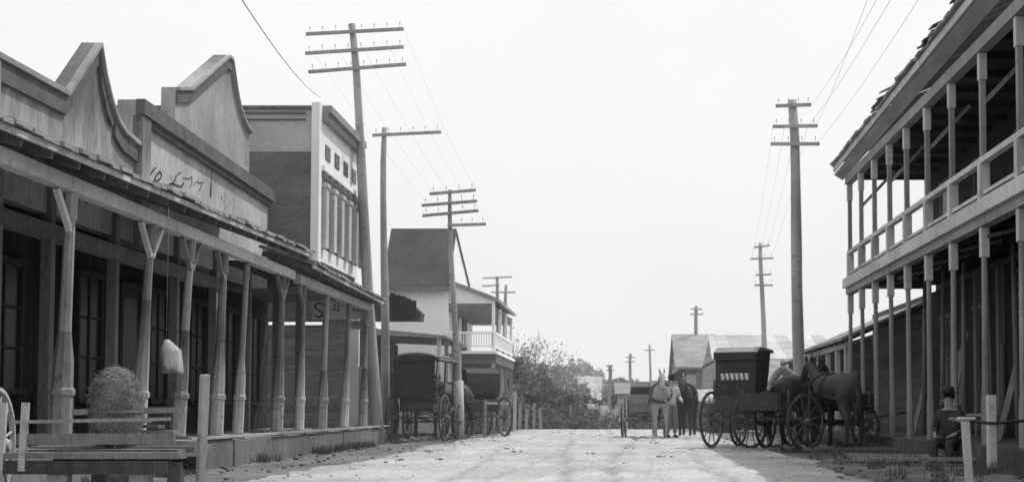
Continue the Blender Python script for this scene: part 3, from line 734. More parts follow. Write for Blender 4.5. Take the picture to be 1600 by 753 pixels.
pV = polepx(984, 985, 552, 100, .13, .1, [(558, 978, 558, 992), (565, 977, 565, 992)], 'far pole with two crossarms, middle of three beyond the crest', ins=False)
pW = polepx(952, 953, 570, 72, .13, .09, [(572, 947, 571, 958), (578, 948, 578, 959)], 'short pale pole standing at the crest of the road', m=m_bark_pale, ins=False)
# wires
def wire(a, b, label, sag=.6, r=.008):
    a = Vector(a); b = Vector(b); c = MB(); pts = []
    for i in range(25):
        k = i/24; q = a.lerp(b, k); q.z -= sag*4*k*(1-k); pts.append(q)
    c.tube(pts, r, 4); o = c.build('wire', m_wire); return tag(o, label, 'wire', 'overhead wires')
wire(at(500, 152, 34), at(365, -20, 14), 'single dark wire slanting above the plaster shops on the left', .15, .006)
for i, (x0, x1) in enumerate([(1275, 1352), (1268, 1372), (1262, 1395), (1277, 1440)]):
    wire(at(x0, (196, 164, 198, 224)[i], 34.4), at(x1+14, -30, 15), 'faint wire rising towards the camera from the pole on the right kerb', .1, .0025)
for p_, q_ in ((at(632, 46, 34.8), at(744, 296, 38.5)), ):
    wire(p_, q_, 'faint wire between the tallest pole and the thin four-armed pole', .25, .002)

for k in range(4):
    wire(at(1208+k*18, 196, 34.4), at(1174+k*10, 402, 62), 'faint wires strung between the two right-hand poles', .35, .003)
    wire(at(490+k*40, 83-k*2, 34.8), at(664+k*22, 313, 38.5), 'faint wires strung between the tallest pole and the thin four-armed pole', .12, .002)
# ------------------------------------------------------------ white balcony house
H0, H1 = 48.0, 56.0
hs = empty('balcony_house', (-7, 52, 0), 'white two-storey house with dark roof and a railed balcony over the street', 'house')
def X(px, D): return at(px, 640, D).x
def Z(py, D): return at(970, py, D).z
RY = 49.7; xl, xr = -7.95, X(700, H0); ze = Z(446, H0); zr = Z(357, RY)
c = MB(); c.box(xl, xr, H0, H1, 0, ze); c.build('wall', m_house_white, hs)
c = MB(); c.prism([(xr-.001, H0, ze), (xr-.001, H1, ze), (xr-.001, RY, zr-.1)], (-.1, 0, 0)); c.build('gable', m_house_white, hs)
c = MB(); c.prism([(xl-.2, H0-.3, ze-.12), (xl-.2, RY, zr), (xl-.2, H1+.3, ze-.12), (xl-.2, H1+.3, ze-.2), (xl-.2, RY, zr-.1), (xl-.2, H0-.3, ze-.2)], (xr-xl+.25, 0, 0)); rf = c.build('roof', m_roof_dark, hs)
c = MB(); c.bar((xl-.2, H0-.32, ze-.15), (xr+.05, H0-.32, ze-.15), .04, .14); c.build('fascia', m_frame, rf)
xg = X(773, H0)
zf = Z(548, H0)
c = MB(); c.prism([(xr+.02, H0-.15, Z(437, H0)), (xg+.12, H0-.15, Z(466, H0)), (xg+.12, H0-.15, Z(471, H0)), (xr+.02, H0-.15, Z(443, H0))], (0, H1-H0, 0)); c.build('balcony_roof', m_roof_mid, hs)
c = MB(); c.prism([(xr+.02, H0, Z(443, H0)), (xg, H0, Z(470, H0)), (xg, H0, Z(474, H0)), (xr+.02, H0, Z(474, H0))], (0, .05, 0)); c.build('balcony_gable', m_house_white, hs)
c = MB(); c.box(xr+.02, xg+.08, H0-.1, H1, zf-.1, zf+.0); c.build('balcony_floor', m_house_white, hs)
c = MB(); c.box(xr+.02, xg+.04, H0-.04, H1-.1, zf-.42, zf-.1); c.build('balcony_beam', m_wall_dark, hs)
c = MB(); c.box(xr+.02, xg-.1, H0+.02, H1-.2, Z(487, H0), Z(474, H0)); c.build('balcony_soffit', m_frame, hs)
rl = MB(); rl.box(xr+.02, xg, H0-.04, H0+.03, Z(521, H0), Z(518, H0)); rl.box(xr+.02, xg, H0-.03, H0+.02, Z(542, H0), Z(540, H0))
rl.box(xg-.04, xg+.02, H0+.05, H1-.2, Z(521, H0), Z(518, H0)); rl.box(xg-.04, xg+.01, H0+.05, H1-.2, Z(542, H0), Z(540, H0))
n = 17
for i in range(n): x_ = xr+.06+(xg-xr-.1)*i/n; rl.box(x_, x_+.035, H0-.02, H0+.01, Z(540, H0), Z(521, H0))
for i in range(60): y_ = H0+.2+i*.125; rl.box(xg-.03, xg, y_, y_+.04, Z(540, H0), Z(521, H0))
rl.build('railing', m_house_white, hs)
for x_, y_ in ((xg-.06, H0), (xg-.06, H0+2.6), (xg-.06, H0+5.2), (xg-.06, H1-.3)):
    c = MB(); c.box(x_-.05, x_+.05, y_-.02, y_+.1, zf, Z(474, H0)); c.build('balcony_post', m_house_white, hs)
    c = MB(); c.box(x_-.06, x_+.06, y_-.02, y_+.1, 0, zf-.42); c.build('lower_post', m_wood, hs)
window_x(hs, xr, 49.5, 50.5, zf+.3, zf+1.6, m=m_frame); door_x(hs, xr, 52, 53, zf, zf+1.9); door_x(hs, xr, 49.3, 50.3, .05, 2.1)
c = MB(); c.box(xr+.02, xg-.3, H0+2.2, H0+2.4, 0, zf-.42); c.build('lower_screen', m_wall_mid, hs)

# low shop between the poles and the white house
sh = empty('low_shop', (-7.6, 43, 0), 'low dark shop with ragged shingle awning beside the white balcony house', 'shop')
c = MB(); c.box(-10.5, -7.5, 41.5, 47, 0, 3.3); c.build('wall', m_wall_dark, sh)
c = MB(); a = [(-10.8, 41.3, Z(462, 41.3)), (X(630, 41.3), 41.3, Z(462, 41.3)), (X(657, 41.3), 41.3, Z(489, 41.3)), (X(655, 41.3), 41.3, Z(500, 41.3)), (-10.8, 41.3, Z(500, 41.3))]
c.prism(a, (0, .8, 0)); c.build('roof', m_roof_dark, sh)
for i in range(5):
    c = MB(); x_ = X(612, 41.25)+i*.155; c.bar((x_, 41.26, Z(459+i*2.2+random.uniform(-1.5, 1.5), 41.25)), (x_+random.uniform(-.03, .03), 41.26, Z(497, 41.25)), .15, .02); c.build('loose_board', m_dark, sh)
c = MB(); c.prism([(-7.5, 41.2, 3.2), (X(697, 41.2), 41.2, Z(524, 41.2)), (X(697, 41.2), 41.2, Z(528, 41.2)), (-7.5, 41.2, 3.0)], (0, 5.6, 0)); c.build('awning', m_roof_mid, sh)
for x_ in (-5.35,):
    for y_ in (41.4, 43.2, 45.0, 46.6):
        c = MB(); c.box(x_-.06, x_+.06, y_-.06, y_+.06, 0, Z(527, 41.2)); c.build('awning_post', m_offwhite, sh)
for x_ in (-7.2, -6.6, -6.0):
    c = MB(); c.box(x_-.05, x_+.05, 41.25, 41.35, 0, 2.9 - (x_+7.2)*.35); c.build('awning_post', m_dark, sh)
door_x(sh, -7.5, 43, 44, .1, 2.1); window_x(sh, -7.5, 45, 46, .9, 2.0)

# ------------------------------------------------------------ carriages
def make_buggy(label, top='hood', group='horse carriages standing at the kerbs', body_m=None, shafts=True, fwheel=.5, wm=None, w=.7):
    """carriage heading local +Y"""
    bm_ = body_m or m_carriage
    root = empty('carriage', (0,0,0), label, 'carriage', group)
    for s in (-1, 1):
        wheel(root, (s*w, -.65, .60), .60, (1,0,0), wm); wheel(root, (s*w, .80, fwheel), fwheel, (1,0,0), wm)
    c = MB(); c.tube([(-w, -.65, .6), (w, -.65, .6)], .03, 6); c.tube([(-w, .8, fwheel), (w, .8, fwheel)], .03, 6); c.bar((0, -.65, .6), (0, .8, fwheel), .06, .06); c.build('axle', m_wheel, root)
    c = MB()
    for y_ in (-.65, .8):
        pts = [(-.45+.9*i/8, y_, .62+.10*math.sin(math.pi*i/8)) for i in range(9)]; c.tube(pts, .018, 5)
    c.build('springs', m_wire, root)
    c = MB(); c.box(-.42, .42, -.85, .95, .74, .98); c.box(-.45, .45, -.87, -.83, .74, 1.1); c.bar((-.44, .93, .9), (-.44, 1.2, 1.25), .03, .05); c.bar((.44, .93, .9), (.44, 1.2, 1.25), .03, .05); c.box(-.44, .44, 1.0, 1.04, .98, 1.24)
    c.build('body', bm_, root, .01)
    c = MB(); c.box(-.44, .44, -.45, .05, .98, 1.16); c.box(-.46, .46, -.55, -.43, 1.0, 1.5); c.build('seat', m_black, root, .02)
    if top == 'hood':
        c = MB()
        sec = [(-.66, 1.25), (-.72, 1.6), (-.66, 1.9), (-.45, 2.03), (.1, 2.07), (.5, 2.02), (.55, 1.95), (.1, 2.0), (-.4, 1.96), (-.6, 1.84), (-.66, 1.6), (-.61, 1.25)]
        c.prism([(-.52, y, z) for y, z in sec], (1.04, 0, 0))
        for s in (-1, 1):
            x_ = s*.52 - (.01 if s > 0 else -.01); c.prism([(x_, -.66, 1.2), (x_, -.71, 1.6), (x_, -.65, 1.9), (x_, -.45, 2.02), (x_, .1, 2.05), (x_, -.02, 1.65), (x_, -.25, 1.2)], (s*-.012, 0, 0))
        hd = c.build('hood', m_black, root)
        c = MB()
        for s in (-1, 1):
            c.bar((s*.54, -.4, 1.1), (s*.54, .5, 1.98), .02, .03); c.bar((s*.54, -.4, 1.1), (s*.54, .05, 2.02), .02, .03)
        c.build('hood_bow', m_wire, hd)
    elif top == 'box':
        sd = [(-.80, 1.0), (-.74, 2.0), (-.66, 2.06), (.05, 2.04), (-.05, 1.6), (-.2, 1.15), (-.2, 1.0)]
        for s in (-1, 1):
            c = MB(); c.prism([(s*.44, y, z) for y, z in sd], (s*.02, 0, 0)); c.build('side_curtain', m_black, root)
        c = MB(); c.prism([(-.46, -.80, 1.0), (-.46, -.75, 2.0), (.46, -.75, 2.0), (.46, -.80, 1.0)], (0, -.02, 0)); bk = c.build('back_curtain', m_black, root)
        c = MB(); c.box(-.34, .34, -.832, -.812, 1.42, 1.58); w_ = c.build('rear_window', m_wall_dark, bk)
        for i in range(6): c = MB(); c.prism([(-.32+i*.11, -.835, 1.57), (-.26+i*.11, -.835, 1.57), (-.24+i*.11, -.835, 1.44), (-.29+i*.11, -.835, 1.44)], (0, -.006, 0)); c.build('fringe', m_cloth, w_)
        c = MB(); c.prism([(-.50, -.84, 2.0), (-.50, -.62, 2.13), (-.50, .10, 2.09), (-.50, .16, 2.02), (-.50, .08, 2.05), (-.50, -.60, 2.08), (-.50, -.80, 1.99)], (1.0, 0, 0)); c.build('roof', m_roof_mid, root)
        c = MB(); c.bar((-.42, -.1, 1.1), (-.44, .75, 1.3), .02, .02); c.bar((.42, -.1, 1.1), (.44, .75, 1.3), .02, .02); c.build('arm_rail', m_wheel, root)
        c = MB(); c.box(-.48, .48, -.845, -.825, 1.86, 2.02); c.build('valance', m_black, bk)
    elif top == 'flat':
        c = MB(); ar_ = [(-.66+1.32*k/10, 2.12+.17*(1-((k-5)/5)**2)**.7) for k in range(11)]
        c.prism([(x, -1.0, z) for x, z in ar_]+[(x, -1.0, z-.04) for x, z in reversed(ar_)], (0, 2.15, 0)); rt = c.build('canopy', m_frame, root)
        c = MB(); c.box(-.62, -.60, -.98, 1.1, 2.05, 2.179); c.box(.60, .62, -.98, 1.1, 2.05, 2.179); c.box(-.6, .6, -.98, -.96, 2.05, 2.179); c.build('valance', m_black, rt)
        for s in (-1, 1):
            for y_ in (-.88, 0, .95):
                c = MB(); c.bar((s*.5, y_, .95), (s*.56, y_, 2.18), .035, .035); c.build('canopy_post', m_carriage, root)
        c = MB(); c.box(-.5, .5, -.93, -.90, 1.1, 2.1); c.box(-.545, -.525, -.9, .0, 1.1, 2.1); c.build('curtain', m_black, root)
    if shafts:
        c = MB()
        for s in (-1, 1): c.tube([(s*.45, .85, .62), (s*.42, 1.4, .85), (s*.36, 2.2, 1.0), (s*.32, 3.1, 1.05)], [.03, .028, .025, .02], 6)
        c.build('shafts', m_wheel, root)
    return root
def put(o, loc, rz): o.location = loc; o.rotation_euler.z = rz; return o
# left kerb
bg1 = put(make_buggy('dark carriage with flat canvas canopy between the twin poles and the whitewashed pole', 'flat', fwheel=.48), (X(664, 37.5), 37.5, 0), R(-7))
h1 = make_horse('dark horse harnessed ahead of the flat-canopied carriage', m_horse_dark, (bg1.location.x+math.sin(R(7))*2.5, 37.5+math.cos(R(7))*2.5, 0), R(-7), .1)
bg2 = put(make_buggy('black hooded buggy behind the whitewashed pole, below the balcony', 'hood'), (X(742, 43.0), 43.0, 0), R(28))
h2 = make_horse('dark horse hitched beside the balcony house posts', m_horse_dark, (X(712, 40.2), 40.2, 0), R(160), .3)
c = MB(); c.bar((X(758, 41), 41, .0), (X(758, 41), 41, 1.1), .08, .08); c.bar((X(758, 41), 41, 1.0), (X(795, 44), 44, 1.0), .06, .07); c.bar((X(795, 44), 44, 0), (X(795, 44), 44, 1.1), .08, .08)
tag(c.build('hitching_rail', m_wood), 'wooden hitching rail below the balcony house', 'rail')
# centre: small cart, led horse, man
ct = put(make_buggy('small open cart standing behind the man in the pale shirt', 'none', shafts=True, fwheel=.5, wm=m_wheel_pale, w=.62, body_m=m_wood), (X(1008, 42.0), 42.0, 0), R(176))
h3 = make_horse('grey horse facing the camera in front of the open cart', m_horse_grey, (X(1033, 39.4), 39.4+1.0, 0), R(181), .12)
h4 = make_horse('dark horse standing right of the man in the pale shirt', m_horse_dark, (X(1073, 41.5), 41.5, 0), R(172), .2)
make_person('man in pale shirt and dark hat standing by the grey horse in the road', 'stand', m_shirt, m_mid_cloth, True, (X(1049, 40.0), 40.0, 0), R(14), arms=.8)
# right kerb
bg3 = put(make_buggy('black hooded buggy, nearest carriage on the right side of the road', 'box', wm=m_wheel, w=.62), (X(1172, 30.5), 30.5, 0), R(-28))
h5 = make_horse('dark horse between the shafts of the right hooded buggy', m_horse_dark, (X(1242, 31.2), 31.2, 0), R(-40), .05)

def make_wagon(label, m, group='horse carriages standing at the kerbs'):
    root = empty('wagon', (0,0,0), label, 'wagon', group)
    for s in (-1, 1): wheel(root, (s*.75, -.95, .56), .56, m=m_wall_dark); wheel(root, (s*.75, .95, .46), .46, m=m_wall_dark)
    c = MB(); c.tube([(-.75, -.95, .62), (.75, -.95, .62)], .04, 6); c.tube([(-.75, .95, .5), (.75, .95, .5)], .04, 6); c.bar((0, -.95, .6), (0, 1.2, .55), .08, .08); c.build('axle', m_wheel, root)
    c = MB(); c.box(-.55, .55, -1.5, 1.5, .78, .84)
    for s in (-1, 1): c.box(s*.55-.02, s*.55+.02, -1.5, 1.5, .80, 1.15)
    c.box(-.53, .53, -1.52, -1.48, .8, 1.15); c.box(-.53, .53, 1.48, 1.52, .8, 1.15); bd_ = c.build('body', m, root)
    for s in (-1, 1):
        for y_ in (-1.3, -.65, 0, .65, 1.3): c = MB(); c.bar((s*.60, y_, .74), (s*.62, y_, 1.2), .03, .06); c.build('stake', m_wall_dark, bd_)
        c = MB(); c.bar((s*.585, -1.5, 1.0), (s*.585, 1.5, 1.0), .02, .02); c.build('side_rail', m_black, bd_)
    c = MB(); c.box(-.55, .55, .5, .85, 1.35, 1.4); c.bar((-.5, .7, 1.1), (-.5, .7, 1.35), .04, .1); c.bar((.5, .7, 1.1), (.5, .7, 1.35), .04, .1); c.build('seat', m_wall_dark, root)
    c = MB(); c.tube([(0, 1.2, .55), (0, 3.4, .75)], [.045, .03], 6); c.build('tongue', m_wood, root)
    return root
wg = put(make_wagon('low dark farm wagon beside the hooded buggy on the right', m_carriage), (X(1262, 29.5), 29.5, 0), R(-48))
h6 = make_horse('dark horse with lowered head tied near the right gallery posts', m_horse_dark, (X(1305, 28.8), 28.8, .0), R(20), .1)
h7 = make_horse('grey horse standing behind the farm wagon on the right', m_horse_grey, (X(1290, 33.5), 33.5, .0), R(110), .1)

# ============================================================ RIGHT SIDE
GX = 5.7; GW = 7.6; GY0 = 10.0; GY1 = 35.0; ZD0 = 3.66; ZD1 = 4.02
sw = MB(); sw.box(5.35, 7.7, 6, 47, -.2, .26); tag(sw.build('sidewalk', m_walk_dark), kind='structure')
ht = empty('gallery_hotel', (GW, 24, 0), 'dark two-storey timber building with a railed double gallery, all along the right', 'building')
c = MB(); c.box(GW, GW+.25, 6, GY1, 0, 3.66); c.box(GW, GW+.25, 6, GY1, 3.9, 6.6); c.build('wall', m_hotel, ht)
c = MB(); c.box(GW+.25, 14, 6.2, GY1-.01, 0, 6.6); c.build('rear_block', m_wall_dark, ht)
def ztop(y): return 6.90+(35-y)*.018
# eave: boards in two courses plus ragged shingles
rt = MB(); y = 8.0
while y < 35.5:
    e = min(y+.3, 35.5); d = random.uniform(-.02, .03); xo = random.uniform(-.05, .03)
    rt.prism([(5.32+xo, y, ztop(y)+d+.10), (5.32+xo, e-.01, ztop(y)+d+.09), (5.32+xo, e-.01, ztop(y)+d+.05), (5.32+xo, y, ztop(y)+d+.05)], (6.0, 0, 2.6)); y = e
ro = rt.build('roof', m_roof_mid, ht)
for i in range(34):
    c = MB(); y_ = random.uniform(9, 30); xo = random.uniform(-.05, .03); c.prism([(5.27+xo, y_, ztop(y_)+.09+random.uniform(0,.03)), (5.27+xo, y_+random.uniform(.1, .4), ztop(y_)+.09+random.uniform(0,.06)), (5.75, y_+.2, ztop(y_)+.36), (5.75, y_, ztop(y_)+.36)], (0, 0, .03)); c.build('loose_shingle', m_roof_dark, ro)
c = MB(); c.prism([(5.38, 8, ztop(8)-.10), (5.38, 35.4, ztop(35.4)-.10), (5.38, 35.4, ztop(35.4)+.04), (5.38, 8, ztop(8)+.04)], (.04, 0, 0)); c.build('fascia', m_offwhite, ht)
c = MB(); c.prism([(5.40, 8, ztop(8)-.16), (5.40, 35.4, ztop(35.4)-.16), (5.62, 35.4, ztop(35.4)-.30), (5.62, 8, ztop(8)-.30)], (0.02, 0, .03)); c.build('soffit', m_woodh, ht)
c = MB(); c.box(GX-.09, GX+.09, 8, GY1, 6.42, 6.62); c.build('upper_beam', m_wood, ht)
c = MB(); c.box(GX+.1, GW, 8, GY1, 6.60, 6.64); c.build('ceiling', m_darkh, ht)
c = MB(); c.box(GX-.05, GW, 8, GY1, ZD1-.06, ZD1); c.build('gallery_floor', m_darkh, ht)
c = MB(); c.box(GX-.16, GX-.10, 8, 35.1, ZD0+.16, ZD1+.03); c.build('floor_fascia', m_offwhite, ht)
c = MB(); c.box(GX-.09, GX+.09, 8, 35.0, ZD0, ZD0+.2); c.build('lower_beam', m_wood, ht)
y = 8.2
while y < 35:
    c = MB(); c.box(GX+.1, GW-.01, y, y+.07, ZD0+.12, ZD1-.062); c.build('joist', m_dark, ht)
    c = MB(); c.box(GX+.1, GW-.01, y, y+.06, 6.48, 6.598); c.build('ceiling_joist', m_dark, ht); y += 1.2
c = MB(); c.box(GX-.06, GX+.06, 8, 35.0, 4.66, 4.75); c.box(GX-.03, GX+.03, 8, 35, 4.16, 4.22); c.build('railing', m_offwhite, ht)
ys_ = []
for px in (1330, 1348, 1369, 1393, 1420, 1453, 1492, 1541): ys_.append(GX/((px-CX)/F)*1.0)
ys_ += [19.9, 17.9, 15.9, 13.9, 11.9]
for i, yy in enumerate(ys_):
    yy = min(yy, 34.85)
    p = MB(); p.box(GX-.048, GX+.048, yy-.048, yy+.048, ZD1, 6.42); up = p.build('gallery_post', m_wood, ht, .01)
    c = MB(); c.box(GX-.065, GX+.065, yy-.065, yy+.065, 5.98, 6.41); c.build('capital', m_offwhite, up, .008)
    c = MB(); c.box(GX-.08, GX+.08, yy-.08, yy+.08, ZD1+.004, 4.66); c.build('newel', m_offwhite, up)
    c = MB(); j = random.uniform(-.04, .04)
    c.tube([(GX+j, yy, .26), (GX+j*.8, yy, .9), (GX+j*.7, yy, 1.0), (GX, yy, ZD0)], [.075, .07, .058, .045], 8, False); lp = c.build('lower_post', m_wood, ht)
    c = MB(); c.box(GX-.068, GX+.068, yy-.068, yy+.068, 3.18, ZD0-.003); c.build('capital', m_offwhite, lp, .008)
    if i % 2 == 1 and i < 9:
        c = MB(); c.bar((GX, yy, 5.6), (GX+.8, yy, 6.45), .05, .07); c.build('brace', m_wood, up)
    if 2 < i < 11:
        c = MB(); c.box(GW-.14, GW-.003, yy-.09, yy+.09, .26, 3.64); c.build('pilaster', m_frame, ht)
for k, yy in enumerate((13, 16, 19, 22.3, 25.6, 28.9, 32)):
    (door_x if k % 2 else window_x)(ht, GW-.003, yy, yy+1.1, .26 if k % 2 else 1.0, 2.9, side=-1)
    (window_x if k % 2 else door_x)(ht, GW-.003, yy, yy+1.0, 4.6 if k % 2 else 4.03, 6.0, side=-1)

# one-storey gallery beyond the hotel
ls = empty('low_gallery_shop', (7.6, 40, 0), 'single-storey shop with a sloping awning on posts just beyond the double gallery', 'shop')
c = MB(); c.prism([(5.55, 35.4, 2.62), (7.7, 35.4, 3.55), (7.7, 35.4, 3.48), (5.55, 35.4, 2.54)], (0, 7.4, 0)); c.build('awning', m_roof_mid, ls)
c = MB(); c.box(7.7, 12, 35.3, 43, 0, 3.7); c.build('wall', m_wall_dark, ls)
c = MB(); c.box(5.66, 5.8, 35.4, 42.8, 2.36, 2.52); c.build('beam', m_wood, ls)
for yy in (35.7, 37.2, 38.9, 40.7, 42.5):
    c = MB(); c.box(5.67, 5.79, yy-.06, yy+.06, .26, 2.36); c.build('awning_post', m_offwhite, ls)
for i in range(8): c = MB(); c.bar((5.55, 35.5+i, 2.5), (7.7, 35.5+i, 3.42), .06, .1); c.build('rafter', m_dark, ls)

ds = empty('dark_shed', (8.5, 46.5, 0), 'low dark shed closing the row beyond the sloping awning on the right', 'shed')
c = MB(); c.box(5.95, 12, 43.6, 50, 0, 2.5); c.build('wall', m_wall_dark, ds)
c = MB(); c.prism([(5.7, 43.4, 2.45), (9, 43.4, 3.5), (12.2, 43.4, 2.45), (12.2, 43.4, 2.35), (9, 43.4, 3.38), (5.7, 43.4, 2.35)], (0, 6.8, 0)); c.build('roof', m_roof_dark, ds)
c = MB(); c.prism([(5.96, 43.62, 2.5), (11.9, 43.62, 2.5), (9, 43.62, 3.38)], (0, .1, 0)); c.build('gable', m_wall_dark, ds)
c = MB(); c.box(6.5, 7.3, 43.56, 43.6, 0, 2.0); c.build('door', m_wall_mid, ds)
# right foreground
a = at(1511, 640, 14)
c = MB(); c.bar((a.x+.02, 14, -.05), (a.x-.02, 14, .70), .075, .075); c.box(a.x-.09, a.x+.07, 13.93, 14.07, .70, .73)
tag(c.build('hitching_post', m_offwhite, None, .008), 'slim white hitching post with a flat cap at the right foreground', 'post')
c = MB(); a2 = at(1549, 640, 19)
c.box(a2.x-.06, a2.x+.06, 18.94, 19.06, 0, 1.0); st = c.build('marker_post', m_offwhite, None, .012)
tag(st, 'stout whitewashed square post before the double gallery, right foreground', 'post')
c = MB(); c.tube([(a.x+.05, 14.1, .66), (a.x+.3, 16, .70), (a2.x-.05, 18.86, .62), (a2.x+.7, 19.4, .66)], .022, 7)
tag(c.build('hitching_pole', m_wall_dark), 'dark round pole lying across from the capped white post to the stout post', 'pole')
for i, (px, py, D, L, rz) in enumerate([(1330, 700, 27, 1.9, .25), (1400, 700, 23, 1.6, -.3), (1430, 712, 21.5, 1.8, -.15)]):
    a = at(px, 640, D); r_ = MB(); r_.box(-L/2, L/2, -.13, .13, 0, .05); o = r_.build('loose_plank', m_wood if i else m_post_dark)
    o.location = (a.x, D, .03+.0*i); o.rotation_euler = (0, 0, rz)
    tag(o, ['grey loose plank lying by the farm wagon', 'weathered loose plank on the ground left of the seated man', 'weathered loose plank nearest the seated man'][i], 'plank')
make_person('man in dark clothes and dark hat sitting on the edge of the right boardwalk', 'sit', m_dark_cloth, m_dark_cloth, True, (5.3, 22.6, -.27+.02), R(-35))
c = MB(); c.box(6.2, 6.9, 17.6, 18.0, .26, .72); c.box(6.18, 6.92, 17.58, 18.02, .72, .76)
tag(c.build('crate', m_wall_dark, None, .01), 'dark crate on the right boardwalk under the double gallery', 'crate')
bn = empty('bench', (6.9, 27.5, .26), 'long plank bench against the wall under the double gallery', 'bench')
c = MB(); c.box(6.75, 7.15, 26.3, 28.8, .68, .73); c.build('seat', m_wood, bn)
for y_ in (26.5, 28.6): c = MB(); c.box(6.8, 7.1, y_-.04, y_+.04, .26, .68); c.build('leg', m_wood, bn)
for k in range(12):
    yy = 13.4+k*1.78; c = MB(); j = random.uniform(-.05, .05)
    c.tube([(6.75+j, yy, .26), (6.75, yy+j, 3.7)], [.055, .045], 7); c.build('inner_post', m_post_dark, ht)
for k in range(8):
    yy = 15+k*2.3; c = MB(); c.bar((GX+.02, yy, 3.5), (GX+.9, yy+.1, 3.72), .05, .06); c.build('knee_brace', m_post_dark, ht)
for k in range(5):
    c = MB(); c.bar((7.42, 17.5, 2.35+k*.26), (7.42, 26.5, 2.35+k*.26), .03, .06); c.build('wall_slat', m_frame, ht)
for k in range(6):
    yy = 14.5+k*3.3; c = MB(); c.box(7.5, 7.55, yy, yy+.35, .9, 2.1); c.build('notice_board', m_offwhite if k % 3 == 0 else m_frame, ht)
for k, (yy, h_) in enumerate(((20.6, 1.9), (24.3, 1.5), (28.1, 2.1), (31.4, 1.6))):
    c = MB(); c.bar((6.5, yy, .27), (6.98, yy+.3, .27+h_), .14, .03); tag(c.build('leaning_board', m_post_dark), 'weathered board leaning in the shade under the double gallery', 'board', 'boards leaning under the double gallery')

# ------------------------------------------------------------ right middle distance
lh = empty('long_store', (7, 70, 0), 'long low building with a pale sheet-metal roof behind the right carriages', 'building')
D0 = 64.0
x0, x1 = X(1116, D0), X(1330, D0)
g0 = gz(66)-.1
c = MB(); c.box(x0+.15, x1, D0+.4, 76, g0, Z(560, D0)); c.build('wall', m_log, lh)
c = MB(); c.prism([(x0-.1, D0, Z(560, D0)), (x0+.1, 70, Z(523, 70)), (x1+1, 70, Z(523, 70)), (x1+1, D0, Z(560, D0))], (0, .02, -.1)); c.build('roof', m_roof_light, lh)
c = MB(); c.prism([(x0+.15, D0+.4, Z(560, D0)-.1), (x0+.15, 76, Z(560, D0)-.1), (x0+.15, 70, Z(523, 70)-.15)], (.1, 0, 0)); c.build('gable', m_log, lh)
c = MB(); c.box(x0+1, x0+1.9, D0+.36, D0+.4, g0, 1.7); c.build('door', m_dark, lh)
for q in (2.6, 4.4): c = MB(); c.box(x0+q, x0+q+.8, D0+.35, D0+.4, .7, 1.9); c.build('window', m_glass, lh)

gh = empty('gabled_gallery_house', (4, 82, 0), 'small grey gabled house raised on thin gallery posts beyond the carts', 'house')
xa = X(1051, 86); D1, D2 = 77., 87.; xb = X(1118, 80); zr2 = Z(522, 82); ze2 = Z(571, 78); gg = gz(82)-.2
c = MB(); c.prism([(xa, D1, ze2), (xa, D2, ze2), (xa, 82, zr2-.1)], (.1, 0, 0)); c.box(xa, xb, D1+.02, D2, ze2-.25, ze2); c.build('gable', m_wall_mid, gh)
c = MB(); c.prism([(xa-.2, D1-.3, ze2-.1), (xa-.2, 82, zr2), (xa-.2, D2+.3, ze2-.1), (xa-.2, D2+.3, ze2-.2), (xa-.2, 82, zr2-.12), (xa-.2, D1-.3, ze2-.2)], (xb-xa+.3, 0, 0)); c.build('roof', m_roof_mid, gh)
for i in range(4): y_ = D1+.3+i*2.9; c = MB(); c.box(xa+.05, xa+.2, y_-.07, y_+.07, gg, ze2-.25); c.build('gallery_post', m_dark, gh)
c = MB(); c.box(xa+1.0, xb, D1+.5, D2, gg, ze2-.25); c.build('wall', m_wall_mid, gh)
c = MB(); c.box(xa+.15, xa+1.0, D1+.6, D1+.8, Z(600, 78), ze2-.5); c.build('screen', m_white, gh)
c = MB(); c.box(xa, xb, D1+.3, D1+.4, gg, Z(602, 78)); c.build('lower_wall', m_roof_mid, gh)

def shed(name, label, px0, px1, pyr, pye, D, dep, mw, mr_, cat='house', ridge='x', gx=0.0):
    """small gabled house with its eave side to the camera"""
    a, b = X(px0, D), X(px1, D); g = gz(D)-.2; ze = Z(pye, D); zr_ = Z(pyr, D+dep/2)
    r = empty(name, ((a+b)/2, D+dep/2, g), label, cat)
    c = MB(); c.box(a+.15, b-.15, D+.3, D+dep-.3, g, ze); 
    if ridge == 'x':
        for x_ in (a+.15, b-.25): c.prism([(x_, D+.3, ze), (x_, D+dep-.3, ze), (x_, D+dep/2, zr_-.1)], (.1, 0, 0))
        c.build('wall', mw, r)
        c = MB(); c.prism([(a, D, ze-.08), (a, D+dep/2, zr_), (a, D+dep, ze-.08), (a, D+dep, ze-.18), (a, D+dep/2, zr_-.12), (a, D, ze-.18)], (b-a, 0, 0)); c.build('roof', mr_, r)
    else:
        m_ = (a+b)/2
        for y_ in (D+.3, D+dep-.4): c.prism([(a+.15, y_, ze), (b-.15, y_, ze), (m_, y_, zr_-.1)], (0, .1, 0))
        c.build('wall', mw, r)
        c = MB(); c.prism([(a-.1, D, ze-.1), (m_, D, zr_), (b+.1, D, ze-.1), (b+.1, D, ze-.2), (m_, D, zr_-.12), (a-.1, D, ze-.2)], (0, dep, 0)); c.build('roof', mr_, r)
    wd = (b-a); c = MB(); c.box(a+wd*.4, a+wd*.4+.7, D+.27, D+.3, g, g+2.1); c.build('door', m_dark, r)
    c = MB(); c.box(a+wd*.7, a+wd*.7+.6, D+.27, D+.3, g+1.1, g+2.0); c.build('window', m_glass, r)
    return r
shed('cabin', 'small cabin with grey sloping roof behind the thick right pole', 1200, 1262, 562, 592, 50, 5, m_wall_mid, m_roof_mid, ridge='x')
shed('shed', 'low dark shed with pale lean-to roof left of the hooded buggy', 1092, 1150, 608, 622, 52, 4, m_wall_dark, m_roof_light, 'shed')
